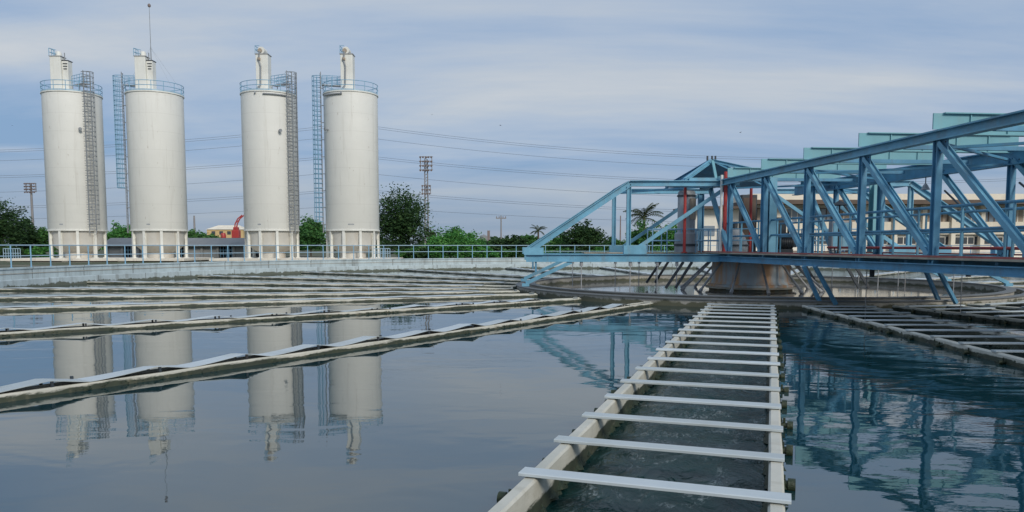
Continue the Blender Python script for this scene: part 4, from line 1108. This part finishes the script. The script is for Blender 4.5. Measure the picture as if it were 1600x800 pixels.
# far treeline along the horizon: one mass nobody could count
r = random.Random(44); mb = MB()
for i in range(9000):
    a = r.uniform(R(25), R(155)); d = r.uniform(420, 600); x, y = d * math.cos(a), d * math.sin(a)
    hmax = 4.5 + 3.0 * math.sin(a * 37) * math.sin(a * 91 + 1) + 1.6 * math.sin(a * 210)
    z = -.6 + max(.5, hmax) * r.random() ** .7; s_ = r.uniform(.9, 2.4)
    p = V((x, y, z)); aa = V((r.uniform(-1, 1), r.uniform(-.4, .4), r.uniform(-.4, .4))).normalized(); bb = V((r.uniform(-.3, .3), r.uniform(-.6, .6), 1)).normalized()
    mb.add([p - aa * s_, p - bb * s_ * .6, p + aa * s_, p + bb * s_ * .6], [(0, 1, 2, 3)])
o = mb.build('distant_treeline', M['leaf_dark']); kind(o, 'stuff'); o['label'] = 'far dark line of trees along the horizon'; o['category'] = 'treeline'

# birds
for i, (px, py, d, rz, lb) in enumerate([(675, 179, 120, .3, 'small dark bird right of the rightmost silo top'), (782, 196, 120, 1.2, 'tiny dark bird high in the middle of the sky'),
                                     (1157, 207, 110, 2.0, 'tiny dark bird above the roof frame of the bridge'), (19, 196, 120, .6, 'small dark bird at the left edge beside the leftmost silo')]):
    p = P(px, py, d); mb = MB(); s_ = .30
    mb.lathe([(0, -.5), (.09, -.3), (.13, 0), (.09, .3), (.03, .5), (0, .55)], 8)
    mb.v = [(x, z, y) for x, y, z in mb.v]
    mb.add([(.08, .12, .02), (.08, -.15, .02), (.55, -.05, .22), (.55, .12, .22), (1.05, -.12, .1)], [(0, 1, 2, 3), (3, 2, 4)])
    mb.add([(-.08, .12, .02), (-.08, -.15, .02), (-.55, -.05, .22), (-.55, .12, .22), (-1.05, -.12, .1)], [(3, 2, 1, 0), (4, 2, 3)])
    mb.v = [(x * s_, y * s_, z * s_) for x, y, z in mb.v]
    o = mb.build('bird', M['bird'], None, p); o.rotation_euler = (0, .2, rz); tag(o, lb, 'bird', 'birds in flight')

# ------------------------------------------------------------------ sky and sun
SUN_EL, SUN_AZ = R(30), R(152)          # azimuth clockwise from +Y
wd = bpy.data.worlds.new('World'); sc.world = wd; wd.use_nodes = True
nd, lk = wd.node_tree.nodes, wd.node_tree.links
bg = nd['Background']
sky = nd.new('ShaderNodeTexSky'); sky.sky_type = 'NISHITA'; sky.sun_disc = False
sky.sun_elevation = SUN_EL; sky.sun_rotation = SUN_AZ; sky.air_density = 1.2; sky.dust_density = 2.0
tc = nd.new('ShaderNodeTexCoord').outputs['Generated']
sep = nd.new('ShaderNodeSeparateXYZ'); lk.new(tc, sep.inputs[0])
zc = math_(nd, lk, 'MAXIMUM', sep.outputs[2], 0.0)
den = math_(nd, lk, 'ADD', zc, .16)
cmb = nd.new('ShaderNodeCombineXYZ')
lk.new(math_(nd, lk, 'DIVIDE', sep.outputs[0], den), cmb.inputs[0]); lk.new(math_(nd, lk, 'DIVIDE', sep.outputs[1], den), cmb.inputs[1])
n1 = noise(nd, lk, .85, 8, .56, cmb.outputs[0], sx=(.62, 1.25, 1)); n1.inputs['Distortion'].default_value = .7
n2 = noise(nd, lk, .42, 4, .5, cmb.outputs[0], sx=(.5, 1.3, 1))
n3 = noise(nd, lk, 2.4, 6, .62, cmb.outputs[0], sx=(.4, 1.5, 1))
yy = math_(nd, lk, 'MAXIMUM', sep.outputs[1], .02)
taz = math_(nd, lk, 'DIVIDE', sep.outputs[0], yy)
tel = math_(nd, lk, 'DIVIDE', sep.outputs[2], yy)
front = ramp(nd, lk, sep.outputs[1], [(.25, 0), (.5, 1)]).outputs[0]
def bank(px, py, sx_, sy_, amp):
    """a bank of cloud (amp > 0) or a clearer gap (amp < 0) in the given part of the sky"""
    a = math_(nd, lk, 'DIVIDE', math_(nd, lk, 'SUBTRACT', taz, (px - 800) / F), sx_ / F)
    e = math_(nd, lk, 'DIVIDE', math_(nd, lk, 'SUBTRACT', tel, (384 - py) / F), sy_ / F)
    q = math_(nd, lk, 'ADD', math_(nd, lk, 'MULTIPLY', a, a), math_(nd, lk, 'MULTIPLY', e, e))
    g_ = math_(nd, lk, 'POWER', 2.718, math_(nd, lk, 'MULTIPLY', q, -1.0))
    return math_(nd, lk, 'MULTIPLY', math_(nd, lk, 'MULTIPLY', g_, amp), front)
cover = math_(nd, lk, 'ADD', math_(nd, lk, 'MULTIPLY', n1.outputs['Fac'], .50), math_(nd, lk, 'MULTIPLY', n2.outputs['Fac'], .30))
cover = math_(nd, lk, 'ADD', cover, math_(nd, lk, 'MULTIPLY', n3.outputs['Fac'], .25))
for bk in ((60, 75, 330, 55, .15), (40, 190, 300, 70, -.20), (520, 60, 330, 110, .05), (720, 150, 160, 25, .06), (1280, 70, 260, 40, -.06), (1150, 150, 420, 55, .07), (900, 250, 700, 40, -.08), (330, 300, 200, 14, .08), (30, 236, 70, 5, .12), (200, 340, 500, 20, -.03)):
    cover = math_(nd, lk, 'ADD', cover, bank(*bk))
# cloud layer tones (blue-grey bellies to pale cream tops), as sky radiance / strength
S = .1
K = [(.36, (.22, .355, .56)), (.46, (.315, .425, .60)), (.55, (.405, .49, .62)), (.63, (.49, .545, .62)), (.74, (.60, .62, .645))]
cl = ramp(nd, lk, cover, [(p, [x / S / 10 for x in c]) for p, c in K])
clx = nd.new('ShaderNodeVectorMath'); clx.operation = 'SCALE'; clx.inputs['Scale'].default_value = 10.0
lk.new(cl.outputs[0], clx.inputs[0])
low = nd.new('ShaderNodeMapRange'); low.inputs[1].default_value = .0; low.inputs[2].default_value = .11; low.inputs[3].default_value = .75; low.inputs[4].default_value = 0
lk.new(zc, low.inputs[0])
c1_ = mix(nd, lk, low.outputs[0], clx.outputs[0], [x / S for x in (.285, .35, .43)])
out = mix(nd, lk, .93, sky.outputs[0], c1_)
lk.new(out, bg.inputs[0]); bg.inputs[1].default_value = S * 1.05
sl = bpy.data.lights.new('sun', 'SUN'); sl.energy = 2.1; sl.angle = R(14); sl.color = (1, .94, .84)
so = bpy.data.objects.new('sun', sl); COL.objects.link(so)
d = V((math.sin(SUN_AZ) * math.cos(SUN_EL), math.cos(SUN_AZ) * math.cos(SUN_EL), math.sin(SUN_EL)))
so.rotation_euler = d.to_track_quat('Z', 'Y').to_euler()
vs = sc.view_settings; vs.view_transform = 'Standard'; vs.look = 'None'; vs.gamma = 1; vs.use_curve_mapping = False; vs.exposure = 0
